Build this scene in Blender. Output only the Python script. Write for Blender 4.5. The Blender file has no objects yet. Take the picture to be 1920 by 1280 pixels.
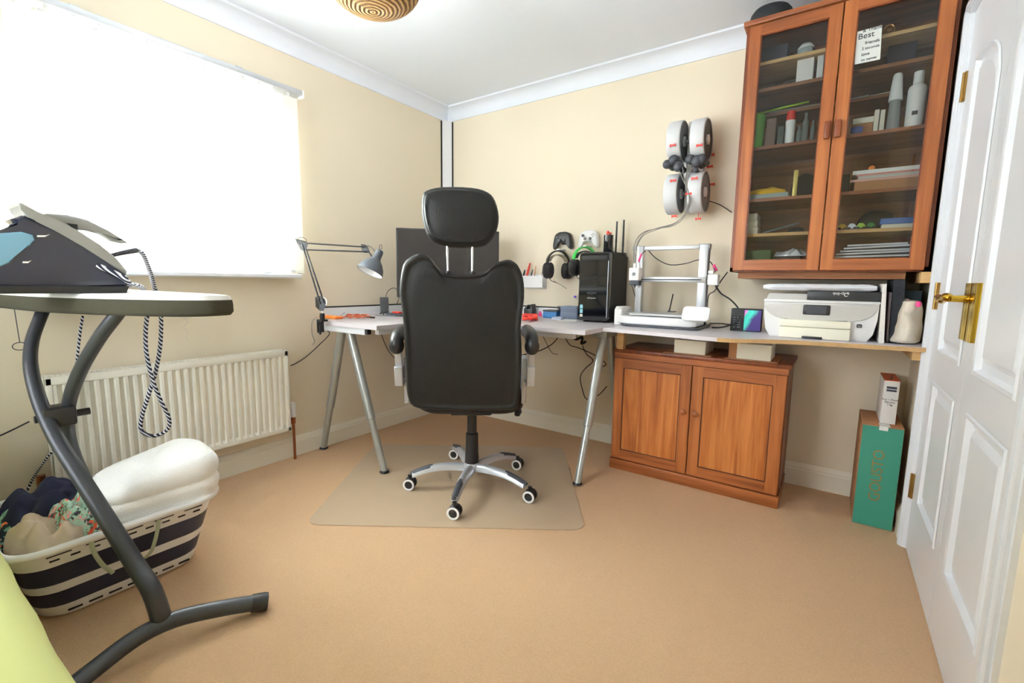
import bpy, bmesh, math, random
from mathutils import Vector, Matrix
random.seed(7)
D = bpy.data; SC = bpy.context.scene; COL = SC.collection
PI = math.pi
# ---------------------------------------------------------------- camera, sky, lights, exposure
RW = Matrix(((0.821597, 0.569895, 0.014069), (-0.083786, 0.096307, 0.991819), (0.563877, -0.816055, 0.126874)))      # world -> camera
CP = Vector((2.56056, -2.78672, 1.04)); F = 860.866
cam = D.cameras.new('camera'); cam_o = D.objects.new('camera', cam); COL.objects.link(cam_o)
cam.sensor_width = 36; cam.lens = F / 1920 * 36; cam.clip_start = 0.02
cam_o.matrix_world = Matrix.Translation(CP) @ RW.transposed().to_4x4()
SC.camera = cam_o

def at(px, py, ax, val):
    """the point of the photograph's pixel on the plane x, y or z = val"""
    d = RW.transposed() @ Vector(((px-960)/F, -(py-640)/F, -1)); i = 'xyz'.index(ax)
    return CP + d * ((val - CP[i]) / d[i])
def ad(px, py, dep):
    return CP + (RW.transposed() @ Vector(((px-960)/F, -(py-640)/F, -1))) * dep

w = D.worlds.new('sky'); SC.world = w; w.use_nodes = True
bg = w.node_tree.nodes['Background']; bg.inputs[0].default_value = (0.80, 0.90, 1.0, 1); bg.inputs[1].default_value = 3.0
vs = SC.view_settings; vs.view_transform = 'Standard'; vs.look = 'None'; vs.gamma = 1; vs.use_curve_mapping = False
vs.exposure = 0.45
SC.cycles.max_bounces = 10; SC.cycles.diffuse_bounces = 6; SC.cycles.transparent_max_bounces = 12; SC.cycles.sample_clamp_indirect = 8

def area(name, loc, rot, sx, sy, power, color):
    l = D.lights.new(name, 'AREA'); l.shape = 'RECTANGLE'; l.size = sx; l.size_y = sy; l.energy = power; l.color = color
    o = D.objects.new(name, l); COL.objects.link(o); o.location = loc; o.rotation_euler = rot; return o
area('daylight_window', (-0.30, -1.85, 1.53), (0, -PI/2, 0), 1.0, 1.1, 430, (0.86, 0.94, 1.0))
area('rear_fill_light', (0.98, -3.62, 1.45), (PI/2, 0, 0), 1.25, 1.25, 36, (0.92, 0.96, 1.0))  # added fill light behind the camera, not a known source

# ---------------------------------------------------------------- materials
def lin(c):
    c = c/255.
    return c/12.92 if c <= 0.04045 else ((c+0.055)/1.055)**2.4
def rgb(r, g, b): return (lin(r), lin(g), lin(b), 1)
MATS = {}
def mat(name, col, rough=0.5, metal=0, noise=0, nscale=20, bump=0, bscale=60, emit=0, trans=0, spec=0.5, coat=0):
    if name in MATS: return MATS[name]
    m = D.materials.new(name); m.use_nodes = True; nt = m.node_tree; b = nt.nodes['Principled BSDF']
    b.inputs['Base Color'].default_value = rgb(*col); b.inputs['Roughness'].default_value = rough; b.inputs['Metallic'].default_value = metal
    b.inputs['Specular IOR Level'].default_value = spec; b.inputs['Coat Weight'].default_value = coat
    if trans: b.inputs['Transmission Weight'].default_value = trans
    tc = nt.nodes.new('ShaderNodeTexCoord')
    n = nt.nodes.new('ShaderNodeTexNoise'); n.inputs['Scale'].default_value = nscale; n.inputs['Detail'].default_value = 4
    nt.links.new(tc.outputs['Object'], n.inputs['Vector'])
    mx = nt.nodes.new('ShaderNodeMix'); mx.data_type = 'RGBA'
    nn = noise or 0.02
    mx.inputs[6].default_value = tuple(x*(1-nn) for x in rgb(*col)[:3])+(1,); mx.inputs[7].default_value = tuple(min(1, x*(1+nn)) for x in rgb(*col)[:3])+(1,)
    nt.links.new(n.outputs['Fac'], mx.inputs[0]); nt.links.new(mx.outputs[2], b.inputs['Base Color'])
    if bump:
        n2 = nt.nodes.new('ShaderNodeTexNoise'); n2.inputs['Scale'].default_value = bscale; n2.inputs['Detail'].default_value = 3
        nt.links.new(tc.outputs['Object'], n2.inputs['Vector'])
        bp = nt.nodes.new('ShaderNodeBump'); bp.inputs['Strength'].default_value = bump; bp.inputs['Distance'].default_value = 0.004
        nt.links.new(n2.outputs['Fac'], bp.inputs['Height']); nt.links.new(bp.outputs['Normal'], b.inputs['Normal'])
    if emit:
        b.inputs['Emission Color'].default_value = rgb(*col); b.inputs['Emission Strength'].default_value = emit
    MATS[name] = m; return m
def wood(name, c1, c2, c3, axis='z', rough=0.38, s=1.0):
    if name in MATS: return MATS[name]
    m = D.materials.new(name); m.use_nodes = True; nt = m.node_tree; b = nt.nodes['Principled BSDF']
    b.inputs['Roughness'].default_value = rough
    tc = nt.nodes.new('ShaderNodeTexCoord'); mp = nt.nodes.new('ShaderNodeMapping')
    sc = {'x': (0.35, 7, 7), 'y': (7, 0.35, 7), 'z': (7, 7, 0.35)}[axis]
    mp.inputs['Scale'].default_value = tuple(v*s for v in sc)
    nt.links.new(tc.outputs['Object'], mp.inputs['Vector'])
    n = nt.nodes.new('ShaderNodeTexNoise'); n.inputs['Scale'].default_value = 2.2; n.inputs['Detail'].default_value = 6; n.inputs['Distortion'].default_value = 1.2
    nt.links.new(mp.outputs[0], n.inputs['Vector'])
    n2 = nt.nodes.new('ShaderNodeTexNoise'); n2.inputs['Scale'].default_value = 14; n2.inputs['Detail'].default_value = 5
    nt.links.new(mp.outputs[0], n2.inputs['Vector'])
    ad_ = nt.nodes.new('ShaderNodeMath'); ad_.operation = 'MULTIPLY_ADD'; ad_.inputs[1].default_value = 0.35
    nt.links.new(n2.outputs['Fac'], ad_.inputs[0]); nt.links.new(n.outputs['Fac'], ad_.inputs[2])
    cr = nt.nodes.new('ShaderNodeValToRGB'); e = cr.color_ramp.elements
    e[0].position = 0.45; e[0].color = rgb(*c3); e[1].position = 0.62; e[1].color = rgb(*c1)
    k = e.new(0.82); k.color = rgb(*c2)
    nt.links.new(ad_.outputs[0], cr.inputs[0]); nt.links.new(cr.outputs[0], b.inputs['Base Color'])
    MATS[name] = m; return m
def glass_mat(name, tint=(255, 255, 255), rough=0.0, alpha_mix=0.9, ior=1.45):
    if name in MATS: return MATS[name]
    m = D.materials.new(name); m.use_nodes = True; nt = m.node_tree; nt.nodes.remove(nt.nodes['Principled BSDF'])
    out = nt.nodes['Material Output']; t = nt.nodes.new('ShaderNodeBsdfTransparent'); t.inputs[0].default_value = rgb(*tint)
    g = nt.nodes.new('ShaderNodeBsdfGlossy'); g.inputs['Roughness'].default_value = rough
    fr = nt.nodes.new('ShaderNodeFresnel'); fr.inputs[0].default_value = ior
    mx = nt.nodes.new('ShaderNodeMixShader'); nt.links.new(fr.outputs[0], mx.inputs[0]); nt.links.new(t.outputs[0], mx.inputs[1]); nt.links.new(g.outputs[0], mx.inputs[2])
    nt.links.new(mx.outputs[0], out.inputs[0]); MATS[name] = m; return m
def translucent(name, col, t=0.5):
    m = D.materials.new(name); m.use_nodes = True; nt = m.node_tree; nt.nodes.remove(nt.nodes['Principled BSDF'])
    out = nt.nodes['Material Output']; a = nt.nodes.new('ShaderNodeBsdfDiffuse'); a.inputs[0].default_value = rgb(*col)
    b = nt.nodes.new('ShaderNodeBsdfTranslucent'); b.inputs[0].default_value = rgb(*col)
    mx = nt.nodes.new('ShaderNodeMixShader'); mx.inputs[0].default_value = t
    nt.links.new(a.outputs[0], mx.inputs[1]); nt.links.new(b.outputs[0], mx.inputs[2]); nt.links.new(mx.outputs[0], out.inputs[0]); MATS[name] = m; return m

M_wall = mat('wall_paint', (231, 220, 198), 0.85, noise=0.015, nscale=3, bump=0.05, bscale=250)
M_ceil = mat('ceiling_paint', (233, 239, 248), 0.9, noise=0.01, bump=0.05, bscale=200)
M_gloss = mat('white_gloss_paint', (232, 235, 240), 0.35, noise=0.01)
M_base = mat('baseboard_paint', (236, 231, 216), 0.4, noise=0.01)
M_wood = wood('teak_wood', (144, 80, 38), (168, 100, 52), (108, 56, 26), 'z')
M_woodx = wood('teak_wood_across', (138, 76, 38), (162, 94, 50), (102, 53, 26), 'x')
M_wooddk = wood('teak_wood_dark', (112, 52, 22), (130, 64, 28), (84, 36, 14), 'z')
M_inner = wood('cabinet_inner_wood', (128, 80, 46), (146, 94, 56), (104, 62, 34), 'x', 0.6)
M_pine = wood('raw_pine', (205, 165, 110), (222, 184, 130), (180, 136, 84), 'x', 0.65)
M_chip = mat('chipboard_edge', (196, 160, 112), 0.8, noise=0.2, nscale=90)
M_desk = mat('desk_laminate', (206, 200, 205), 0.38, noise=0.03, nscale=60)
M_blk = mat('black_plastic', (26, 26, 28), 0.4)
M_blkm = mat('black_matte', (20, 20, 21), 0.65)
M_grey = mat('grey_plastic', (120, 124, 130), 0.45)
M_dgrey = mat('dark_grey_plastic', (62, 65, 72), 0.5)
M_white = mat('white_plastic', (238, 238, 238), 0.4)
M_silver = mat('silver_paint', (196, 199, 206), 0.28, metal=0.45)
M_oldbrass = mat('dull_brass', (150, 118, 62), 0.35, metal=0.9)
M_brass = mat('polished_brass', (205, 168, 60), 0.16, metal=1.0)
M_chrome = mat('chrome', (220, 220, 222), 0.12, metal=1.0)
M_leather = mat('black_leather', (20, 20, 20), 0.48, noise=0.06, nscale=30, bump=0.35, bscale=160, spec=.35)
M_red = mat('red_plastic', (214, 52, 40), 0.5)
M_orange = mat('orange_plastic', (238, 130, 50), 0.5)
M_green = mat('lime_plastic', (130, 200, 60), 0.45)
M_blue = mat('blue_plastic', (40, 110, 170), 0.45)
M_cream = mat('cream_card', (240, 236, 218), 0.7)
M_paper = mat('white_paper', (240, 240, 238), 0.8)
M_card = mat('brown_cardboard', (168, 118, 78), 0.8, noise=0.06)
M_cable = mat('black_cable', (28, 26, 26), 0.5)
M_pink = mat('pink_plastic', (225, 60, 130), 0.5)
M_clear = glass_mat('clear_plastic', (235, 240, 242), 0.05)

# ---------------------------------------------------------------- mesh builder
class MB:
    def __init__(s, M=None):
        s.bm = bmesh.new(); s.M = M or Matrix.Identity(4)
    def v(s, p): return s.bm.verts.new(s.M @ Vector(p))
    def face(s, vs):
        try: return s.bm.faces.new(vs)
        except ValueError: return None
    def box(s, a, b, bev=0):
        (x0, y0, z0), (x1, y1, z1) = a, b
        x0, x1 = min(x0, x1), max(x0, x1); y0, y1 = min(y0, y1), max(y0, y1); z0, z1 = min(z0, z1), max(z0, z1)
        vs = [s.v((x, y, z)) for x in (x0, x1) for y in (y0, y1) for z in (z0, z1)]
        fs = [s.face([vs[i] for i in q]) for q in ((0,1,3,2),(4,6,7,5),(0,4,5,1),(2,3,7,6),(0,2,6,4),(1,5,7,3))]
        if bev:
            es = set(e for f in fs for e in f.edges)
            bmesh.ops.bevel(s.bm, geom=list(es), offset=bev, segments=2, affect='EDGES', profile=0.5)
        return s
    def ring(s, c, u, w_, r, n, r2=None):
        r2 = r2 or r
        return [s.v(c + u*(math.cos(2*PI*i/n)*r) + w_*(math.sin(2*PI*i/n)*r2)) for i in range(n)]
    def tube(s, pts, r, n=10, cap=True, flat=1.0):
        pts = [Vector(p) for p in pts]; k = len(pts); rs = r if isinstance(r, (list, tuple)) else [r]*k
        prev = None; u = None
        for i, p in enumerate(pts):
            t = (pts[min(i+1, k-1)] - pts[max(i-1, 0)])
            if t.length < 1e-9: t = Vector((0, 0, 1))
            t.normalize()
            if u is None:
                a = Vector((0, 0, 1)) if abs(t.z) < 0.9 else Vector((1, 0, 0)); u = t.cross(a).normalized()
            else:
                u = (u - t*u.dot(t)).normalized()
            w2 = t.cross(u)
            cur = s.ring(p, u, w2, rs[i], n, rs[i]*flat)
            if prev:
                for j in range(n): s.face((prev[j], prev[(j+1) % n], cur[(j+1) % n], cur[j]))
            elif cap: s.face(cur[::-1])
            prev = cur
        if cap: s.face(prev)
        return s
    def cyl(s, a, b, r, r2=None, n=20): return s.tube([a, b], [r, r if r2 is None else r2], n)
    def lathe(s, c, prof, axis=(0, 0, 1), n=24, cap=True):
        ax = Vector(axis).normalized(); a = Vector((1, 0, 0)) if abs(ax.x) < 0.9 else Vector((0, 1, 0)); u = ax.cross(a).normalized(); w2 = ax.cross(u)
        prev = None
        for (r, h) in prof:
            cur = s.ring(Vector(c)+ax*h, u, w2, max(r, 1e-4), n)
            if prev:
                for j in range(n): s.face((prev[j], prev[(j+1) % n], cur[(j+1) % n], cur[j]))
            elif cap: s.face(cur[::-1])
            prev = cur
        if cap: s.face(prev)
        return s
    def prism(s, poly, vec, bev=0):
        """poly: list of 3d points; vec: extrusion"""
        vec = Vector(vec); a = [s.v(p) for p in poly]; b = [s.v(Vector(p)+vec) for p in poly]; n = len(a); fs = []
        fs.append(s.face(a[::-1])); fs.append(s.face(b))
        for i in range(n): fs.append(s.face((a[i], a[(i+1) % n], b[(i+1) % n], b[i])))
        if bev:
            es = set(e for f in (fs[0], fs[1]) if f for e in f.edges)
            bmesh.ops.bevel(s.bm, geom=list(es), offset=bev, segments=3, affect='EDGES', profile=0.5)
        return s
    def rings(s, rr, cap0=True, cap1=True):
        """list of rings (lists of points), skinned"""
        prev = None
        for r in rr:
            cur = [s.v(p) for p in r]; n = len(cur)
            if prev:
                for j in range(n): s.face((prev[j], prev[(j+1) % n], cur[(j+1) % n], cur[j]))
            elif cap0: s.face(cur[::-1])
            prev = cur
        if cap1: s.face(prev)
        return s
    def grid(s, f, nu, nv, closed_u=False):
        g = [[s.v(f(i/nu, j/nv)) for j in range(nv+1)] for i in range(nu if closed_u else nu+1)]
        m = len(g)
        for i in range(nu):
            for j in range(nv): s.face((g[i][j], g[(i+1) % m][j], g[(i+1) % m][j+1], g[i][j+1]))
        return s
    def ell(s, c, rx, ry, rz, n=20):
        c = Vector(c)
        return s.rings([[c+Vector((rx*math.sin(t)*math.cos(2*PI*j/n), ry*math.sin(t)*math.sin(2*PI*j/n), rz*math.cos(t))) for j in range(n)]
                        for t in [0.02+(PI-0.04)*i/12 for i in range(13)]])
    def build(s, name, m, parent=None, smooth=True, sub=0, solid=0, ang=40):
        bmesh.ops.recalc_face_normals(s.bm, faces=s.bm.faces[:])
        L = Vector((0, 0, 0))
        if parent is not None: L = Vector(parent['_L'])
        elif s.bm.verts:
            xs = [v.co.x for v in s.bm.verts]; ys = [v.co.y for v in s.bm.verts]; zs = [v.co.z for v in s.bm.verts]
            L = Vector(((min(xs)+max(xs))/2, (min(ys)+max(ys))/2, min(zs)))
        for v in s.bm.verts: v.co -= L
        me = D.meshes.new(name); s.bm.to_mesh(me); s.bm.free()
        for x in (m if isinstance(m, (list, tuple)) else [m]): me.materials.append(x)
        if smooth:
            me.shade_smooth(); me.set_sharp_from_angle(angle=math.radians(ang))
        o = D.objects.new(name, me); COL.objects.link(o); o['_L'] = tuple(L)
        if parent is not None: o.parent = parent
        else: o.location = L
        if sub:
            q = o.modifiers.new('sub', 'SUBSURF'); q.levels = sub; q.render_levels = sub
        if solid:
            q = o.modifiers.new('solid', 'SOLIDIFY'); q.thickness = solid; q.offset = 0
        return o
def tag(o, label=None, cat=None, group=None, kind=None):
    if label: o['label'] = label
    if cat: o['category'] = cat
    if group: o['group'] = group
    if kind: o['kind'] = kind
    return o
def thing(name, label, cat, loc, group=None):
    o = D.objects.new(name, None); COL.objects.link(o); o.empty_display_size = 0.05; o.location = loc; o['_L'] = tuple(Vector(loc))
    return tag(o, label, cat, group)
def struct(o): o['kind'] = 'structure'; return o
def boxobj(name, a, b, m, label=None, cat=None, group=None, parent=None, bev=0.0, kind=None):
    return tag(MB().box(a, b, bev).build(name, m, parent), label, cat, group, kind)
def text(name, body, size, M, m, parent, ext=0.0006, sx=1.0):
    cu = D.curves.new(name, 'FONT'); cu.body = body; cu.size = size; cu.extrude = ext; cu.align_x = 'CENTER'; cu.align_y = 'CENTER'
    t = D.objects.new(name, cu); COL.objects.link(t); dg = bpy.context.evaluated_depsgraph_get(); dg.update()
    me = D.meshes.new_from_object(t.evaluated_get(dg)); D.objects.remove(t)
    L = Vector(parent['_L'])
    me.transform(Matrix.Translation(-L) @ M @ Matrix.Diagonal((sx, 1, 1, 1)))
    me.materials.clear(); me.materials.append(m)
    o = D.objects.new(name, me); COL.objects.link(o); o.parent = parent; o['_L'] = tuple(L); return o
def frame(o, x, y, z=None):
    x = Vector(x).normalized(); y = Vector(y).normalized(); z = Vector(z) if z else x.cross(y)
    M = Matrix.Identity(4)
    for i in range(3): M[i][0] = x[i]; M[i][1] = y[i]; M[i][2] = z[i]; M[i][3] = o[i]
    return M
def smooth_path(pts, n=8):
    """Catmull-Rom through points"""
    P = [Vector(p) for p in pts]; out = []
    for i in range(len(P)-1):
        p0 = P[max(i-1, 0)]; p1 = P[i]; p2 = P[i+1]; p3 = P[min(i+2, len(P)-1)]
        for k in range(n):
            t = k/n; out.append(0.5*((2*p1)+(-p0+p2)*t+(2*p0-5*p1+4*p2-p3)*t*t+(-p0+3*p1-3*p2+p3)*t*t*t))
    out.append(P[-1]); return out
def rrect(w_, h, r, n=5):
    out = []
    for (cx, cy, a0) in ((w_/2-r, h/2-r, 0), (-w_/2+r, h/2-r, PI/2), (-w_/2+r, -h/2+r, PI), (w_/2-r, -h/2+r, 1.5*PI)):
        for k in range(n+1):
            a = a0+PI/2*k/n; out.append((cx+r*math.cos(a), cy+r*math.sin(a)))
    return out
def copy_tree(o, parent=None):
    c = o.copy(); COL.objects.link(c)
    if parent is not None: c.parent = parent
    for ch in list(o.children): copy_tree(ch, c)
    return c

# ================================================================ THE SETTING
XW = 2.886; YF = -3.5; HC = 2.349; HB = 2.262
WY0, WY1, WZ0, WZ1 = -2.34, -1.36, 1.07, 1.99     # window opening in wall x=0
# ================================================================ THE SETTING
XW = 2.886; YF = -3.5; HC = 2.349; HB = 2.262
WY0, WY1, WZ0, WZ1 = -2.32, -1.40, 1.071, 1.96     # window opening in wall x=0
M_carpet = mat('carpet', (213, 178, 143), 0.95, noise=0.16, nscale=260, bump=0.9, bscale=420, spec=0.1)
struct(boxobj('floor', (-0.1, YF-0.1, -0.06), (XW+0.5, 0.1, 0), M_carpet))
struct(boxobj('ceiling', (-0.1, YF-0.1, HC), (XW+0.5, 0.1, HC+0.08), M_ceil))
m_ = MB()
for a, b in (((-0.12, YF-.1, 0), (0, WY0, HC)), ((-0.12, WY1, 0), (0, 0.1, HC)), ((-0.12, WY0, 0), (0, WY1, WZ0)), ((-0.12, WY0, WZ1), (0, WY1, HC))): m_.box(a, b)
struct(m_.build('wall_left', M_wall, smooth=False))
struct(boxobj('wall_back', (0, 0, 0), (XW+0.5, 0.1, HC), M_wall))
DY0, DY1, DZ = -1.525, -0.445, 2.0
m_ = MB()
for a, b in (((XW, DY1, 0), (XW+.12, 0, HC)), ((XW, YF-.1, 0), (XW+.12, DY0, HC)), ((XW, DY0, DZ), (XW+.12, DY1, HC))): m_.box(a, b)
struct(m_.build('wall_right', M_wall, smooth=False))
m_ = MB()
RX0, RX1, RZ0, RZ1 = 0.35, 1.62, 0.80, 2.10  # invented opening that lets the rear fill light in
for a, b in (((0, YF-.1, 0), (RX0, YF, HC)), ((RX1, YF-.1, 0), (XW, YF, HC)), ((RX0, YF-.1, 0), (RX1, YF, RZ0)), ((RX0, YF-.1, RZ1), (RX1, YF, HC))): m_.box(a, b)
struct(m_.build('wall_front', M_wall, smooth=False))

def cornice(name, a, b, n):
    """coving run from a to b along a wall whose inward normal is n"""
    a, b, n = Vector(a), Vector(b), Vector(n); prof = [(0, HB), (.008, HB), (.010, HB+.010)]
    for k in range(9):
        t = k/8*PI/2; prof.append((.010+.062*(1-math.cos(t)), HB+.010+.065*math.sin(t)))
    prof += [(.082, HC-.010), (.084, HC), (0, HC)]
    poly = [a+n*d+Vector((0, 0, z)) for d, z in prof]
    return struct(MB().prism(poly, b-a).build(name, M_ceil, ang=25))
cornice('trim_1', (0, YF, 0), (0, 0, 0), (1, 0, 0)); cornice('trim_2', (0, 0, 0), (XW, 0, 0), (0, -1, 0))
cornice('trim_3', (XW, YF, 0), (XW, 0, 0), (-1, 0, 0)); cornice('trim_4', (0, YF, 0), (XW, YF, 0), (0, 1, 0))
def skirting(name, a, b, n):
    a, b, n = Vector(a), Vector(b), Vector(n)
    prof = [(0, 0), (.018, 0), (.018, .085), (.014, .092), (.015, .097), (.008, .112), (.005, .118), (0, .118)]
    return struct(MB().prism([a+n*d+Vector((0, 0, z)) for d, z in prof], b-a).build(name, M_base, ang=25))
skirting('baseboard_left', (0, YF, 0), (0, 0, 0), (1, 0, 0)); skirting('baseboard_back', (0, 0, 0), (XW, 0, 0), (0, -1, 0))
skirting('baseboard_right', (XW, DY1+.07, 0), (XW, 0, 0), (-1, 0, 0)); skirting('baseboard_front', (0, YF, 0), (XW, YF, 0), (0, 1, 0))

# window: upvc frame and glass in the opening
M_pane = glass_mat('window_glass')
def window(name, frame_boxes, pane_box):
    m = MB()
    for a, b in frame_boxes: m.box(a, b, .006)
    o = struct(m.build(name, M_gloss)); p = MB().box(*pane_box).build('pane', M_pane, o); return o
fx = (-0.10, -0.04)
window('window_1', [((fx[0], WY0, WZ0), (fx[1], WY0+.06, WZ1)), ((fx[0], WY1-.06, WZ0), (fx[1], WY1, WZ1)), ((fx[0], WY0, WZ0), (fx[1], WY1, WZ0+.06)),
    ((fx[0], WY0, WZ1-.06), (fx[1], WY1, WZ1)), ((fx[0], -1.88, WZ0), (fx[1], -1.82, WZ1))], ((-.078, WY0+.05, WZ0+.05), (-.072, WY1-.05, WZ1-.05)))
window('added_rear_window', [((RX0, YF-.1, RZ0), (RX0+.06, YF-.04, RZ1)), ((RX1-.06, YF-.1, RZ0), (RX1, YF-.04, RZ1)), ((RX0, YF-.1, RZ0), (RX1, YF-.04, RZ0+.06)),
    ((RX0, YF-.1, RZ1-.06), (RX1, YF-.04, RZ1)), ((.955, YF-.1, RZ0), (1.015, YF-.04, RZ1))], ((RX0+.05, YF-.075, RZ0+.05), (RX1-.05, YF-.07, RZ1-.05)))  # made-up window, framing the opening for the rear fill light
# window board
poly = [(-.10, -2.44, 1.045), (.10, -2.44, 1.045), (.112, -2.44, 1.052), (.112, -2.44, 1.066), (.10, -2.44, 1.071), (-.10, -2.44, 1.071)]
struct(MB().prism(poly, (0, 1.12, 0)).build('trim_5', M_gloss))

# ---- vertical blind
vb = thing('vertical_blind', 'white vertical slat blind closed across the window, glowing with daylight', 'blind', (.07, -1.8, 1.09))
M_slat = translucent('blind_fabric', (250, 249, 240), 0.55)
M_rail = mat('blind_rail', (196, 200, 206), 0.35, metal=0.3)
MB().box((.003, -2.43, 2.035), (.098, -1.262, 2.062), .004).box((0, -2.2, 2.062), (.09, -2.17, 2.068)).box((0, -1.6, 2.062), (.09, -1.57, 2.068)).build('head_rail', M_rail, vb)
MB().box((.05, -1.266, 2.024), (.10, -1.255, 2.064), .003).build('end_cap', M_white, vb)
ns = 15; y0, y1 = -2.42, -1.335
for i in range(ns):
    y = y0+(y1-y0)*i/(ns-1); a = math.radians(16 if i > 3 else 50-9*i); dy, dx = math.cos(a)*.0445, math.sin(a)*.0445
    pl = []
    for k in range(5):
        t = k/4*2-1; pl.append((.075+dx*t+.004*(1-t*t), y+dy*t, 1.077))
    m = MB(); lo = [m.v(p) for p in pl]; hi = [m.v((p[0], p[1], 2.012)) for p in pl]
    for k in range(4): m.face((lo[k], lo[k+1], hi[k+1], hi[k]))
    s_ = m.build('slat', M_slat, vb)
    MB().box((.072, y-.006, 2.005), (.078, y+.006, 2.037)).box((.073, y-.022, 2.008), (.077, y+.022, 2.016)).build('slat_hanger', M_white, s_)
    MB().box((.072, y-.03, 1.078), (.078, y+.03, 1.092)).build('slat_weight', M_white, s_)
MB().tube(smooth_path([(.086, y0+(y1-y0)*i/(ns-1)*1.0, 1.10-(.012 if i % 2 else 0)) for i in range(ns)], 4), .0012, 5).build('link_chain', M_white, vb)
tag(MB().box((.03, -1.30, 1.071), (.05, -1.288, 1.105), .002).box((.03, -1.296, 1.10), (.062, -1.286, 1.112), .002).build('blind_cleat', mat('cleat_grey', (190, 190, 180), .5)), 'small pale cleat standing on the windowsill at the end of the blind', 'cleat')

# ---- white boards with black edges (corner post, and upstand along both walls above the desk)
M_ledge = mat('white_board', (236, 238, 240), 0.4)
def edged_board(name, a, b, t, n, label, cat, edges):
    o = MB().box((0, 0, 0), (1, 1, 1)); return o
cp = thing('cable_cover_board', 'tall white corner board with black edge strips running up to the ceiling', 'board', (.03, -.04, .88))
A, B = Vector((.004, -.075, 0)), Vector((.052, -.004, 0)); dAB = (B-A).normalized(); nn = Vector((dAB.y, -dAB.x, 0))
MB().prism([A+Vector((0, 0, .88)), B+Vector((0, 0, .88)), B-nn*.008+Vector((0, 0, .88)), A-nn*.008+Vector((0, 0, .88))], (0, 0, HB-.88)).build('panel', M_ledge, cp)
for P_ in (A, B):
    MB().prism([P_-dAB*.005+nn*.004+Vector((0, 0, .88)), P_+dAB*.005+nn*.004+Vector((0, 0, .88)), P_+dAB*.005-nn*.002+Vector((0, 0, .88)), P_-dAB*.005-nn*.002+Vector((0, 0, .88))], (0, 0, HB-.885)).build('edge_strip', M_blkm, cp)
for nm, a, b, lab in (('x', (.002, -1.14, .816), (.016, -.06, .872), 'long low white board standing on the desk along the window wall, black top edge'), ('y', (.06, -.016, .816), (1.25, -.002, .872), 'long low white board standing on the desk along the back wall, black top edge')):
    t = thing('upstand_board', lab, 'board', ((a[0]+b[0])/2, (a[1]+b[1])/2, .816), 'white upstand boards behind the desk')
    MB().box(a, b).build('panel', M_ledge, t); MB().box((a[0]-.001, a[1]-.001, .871), (b[0]+.001, b[1]+.001, .879)).build('edge_strip', M_blkm, t)

# ---- double doors in the right wall
m = MB()
def archi(m, t):
    # architrave: left leg, right leg, head (moulded by three steps)
    for w0, w1, d in ((0, .07, .010), (.006, .058, .016), (.012, .030, .021)):
        m.box((XW-d, DY1+w0, 0), (XW+.002, DY1+w1, DZ+w1)); m.box((XW-d, DY0-w1, 0), (XW+.002, DY0-w0, DZ+w1)); m.box((XW-d, DY0-w1, DZ+w0), (XW+.002, DY1+w1, DZ+w1))
archi(m, 0)
m.box((XW, DY1-.002, 0), (XW+.12, DY1+.01, DZ)); m.box((XW, DY0-.01, 0), (XW+.12, DY0+.002, DZ)); m.box((XW, DY0, DZ-.002), (XW+.12, DY1, DZ+.02))
struct(m.build('trim_6', M_gloss, smooth=False))
M_door = mat('door_paint', (234, 237, 243), 0.32, noise=0.01, bump=0.12, bscale=120)
def arc_outline(ya, yb, z0, z1, arch=0, left=True, n=10):
    """panel outline counterclockwise seen from the room (y decreasing to the right); arch rises away from the hinge side"""
    pts = [(ya, z0), (yb, z0)]
    if not arch: pts += [(yb, z1), (ya, z1)]
    else:
        pts.append((yb, z1 if left else z1-arch))
        for k in range(1, n+1):
            t = k/n; y = yb+(ya-yb)*t
            s_ = t if left else 1-t
            pts.append((y, z1-arch*(1-math.sqrt(max(0, 1-s_**2.0)))))
    return pts
def leaf(name, ya, yb, panels):
    """ya (hinge or left edge) > yb in y; door face at x = XW+.004"""
    x = XW+.004; g = .002; m = MB(); ya -= g; yb += g
    o = None
    zs = sorted(set([.006, DZ-.004]+[z for p in panels for z in (p[2], p[3])]))
    pa, pb = panels[0][0], panels[0][1]
    m.box((x, ya, .006), (x+.036, pa, DZ-.004)); m.box((x, pb, .006), (x+.036, yb, DZ-.004))
    prevz = .006
    for p in sorted(panels, key=lambda q: q[2]):
        m.box((x, pa, prevz), (x+.036, pb, p[2])); prevz = p[3]
    m.box((x, pa, prevz), (x+.036, pb, DZ-.004)); m.box((x+.016, pa, .01), (x+.036, pb, DZ-.01))
    for p in panels:
        arch, left = p[4], p[5]
        if arch:
            oo = arc_outline(p[0], p[1], p[2], p[3], arch, left)[3 if left else 2:]
            top = [(x, y, z) for y, z in oo]; top += [(x, p[0] if left else p[0], p[3]+.001), (x, p[1], p[3]+.001)]
            m.prism(top, (.03, 0, 0))
    o = struct(m.build(name, M_door, smooth=False))
    for p in panels:
        ol = arc_outline(*p)
        cy = sum(a for a, b in ol)/len(ol); cz = (p[2]+p[3])/2
        def inset(d):
            sy = 1-d/(abs(p[0]-p[1])/2); sz = 1-d/(abs(p[3]-p[2])/2)
            return [((p[0]+p[1])/2+(a-(p[0]+p[1])/2)*sy, cz+(b-cz)*sz) for a, b in ol]
        rr = [[(x+dx, a, b) for a, b in inset(d)] for d, dx in ((-.004, -.001), (0, -.0055), (.010, -.003), (.016, .011), (.034, .012), (.052, .002))]
        MB().rings(rr, cap0=False).build('panel', M_door, o, ang=20)
    return o
d1 = leaf('door_1', DY1, -.992, [(-.575, -.925, .235, .705, 0, 1), (-.575, -.925, .815, 1.80, .16, 0)])
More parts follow.
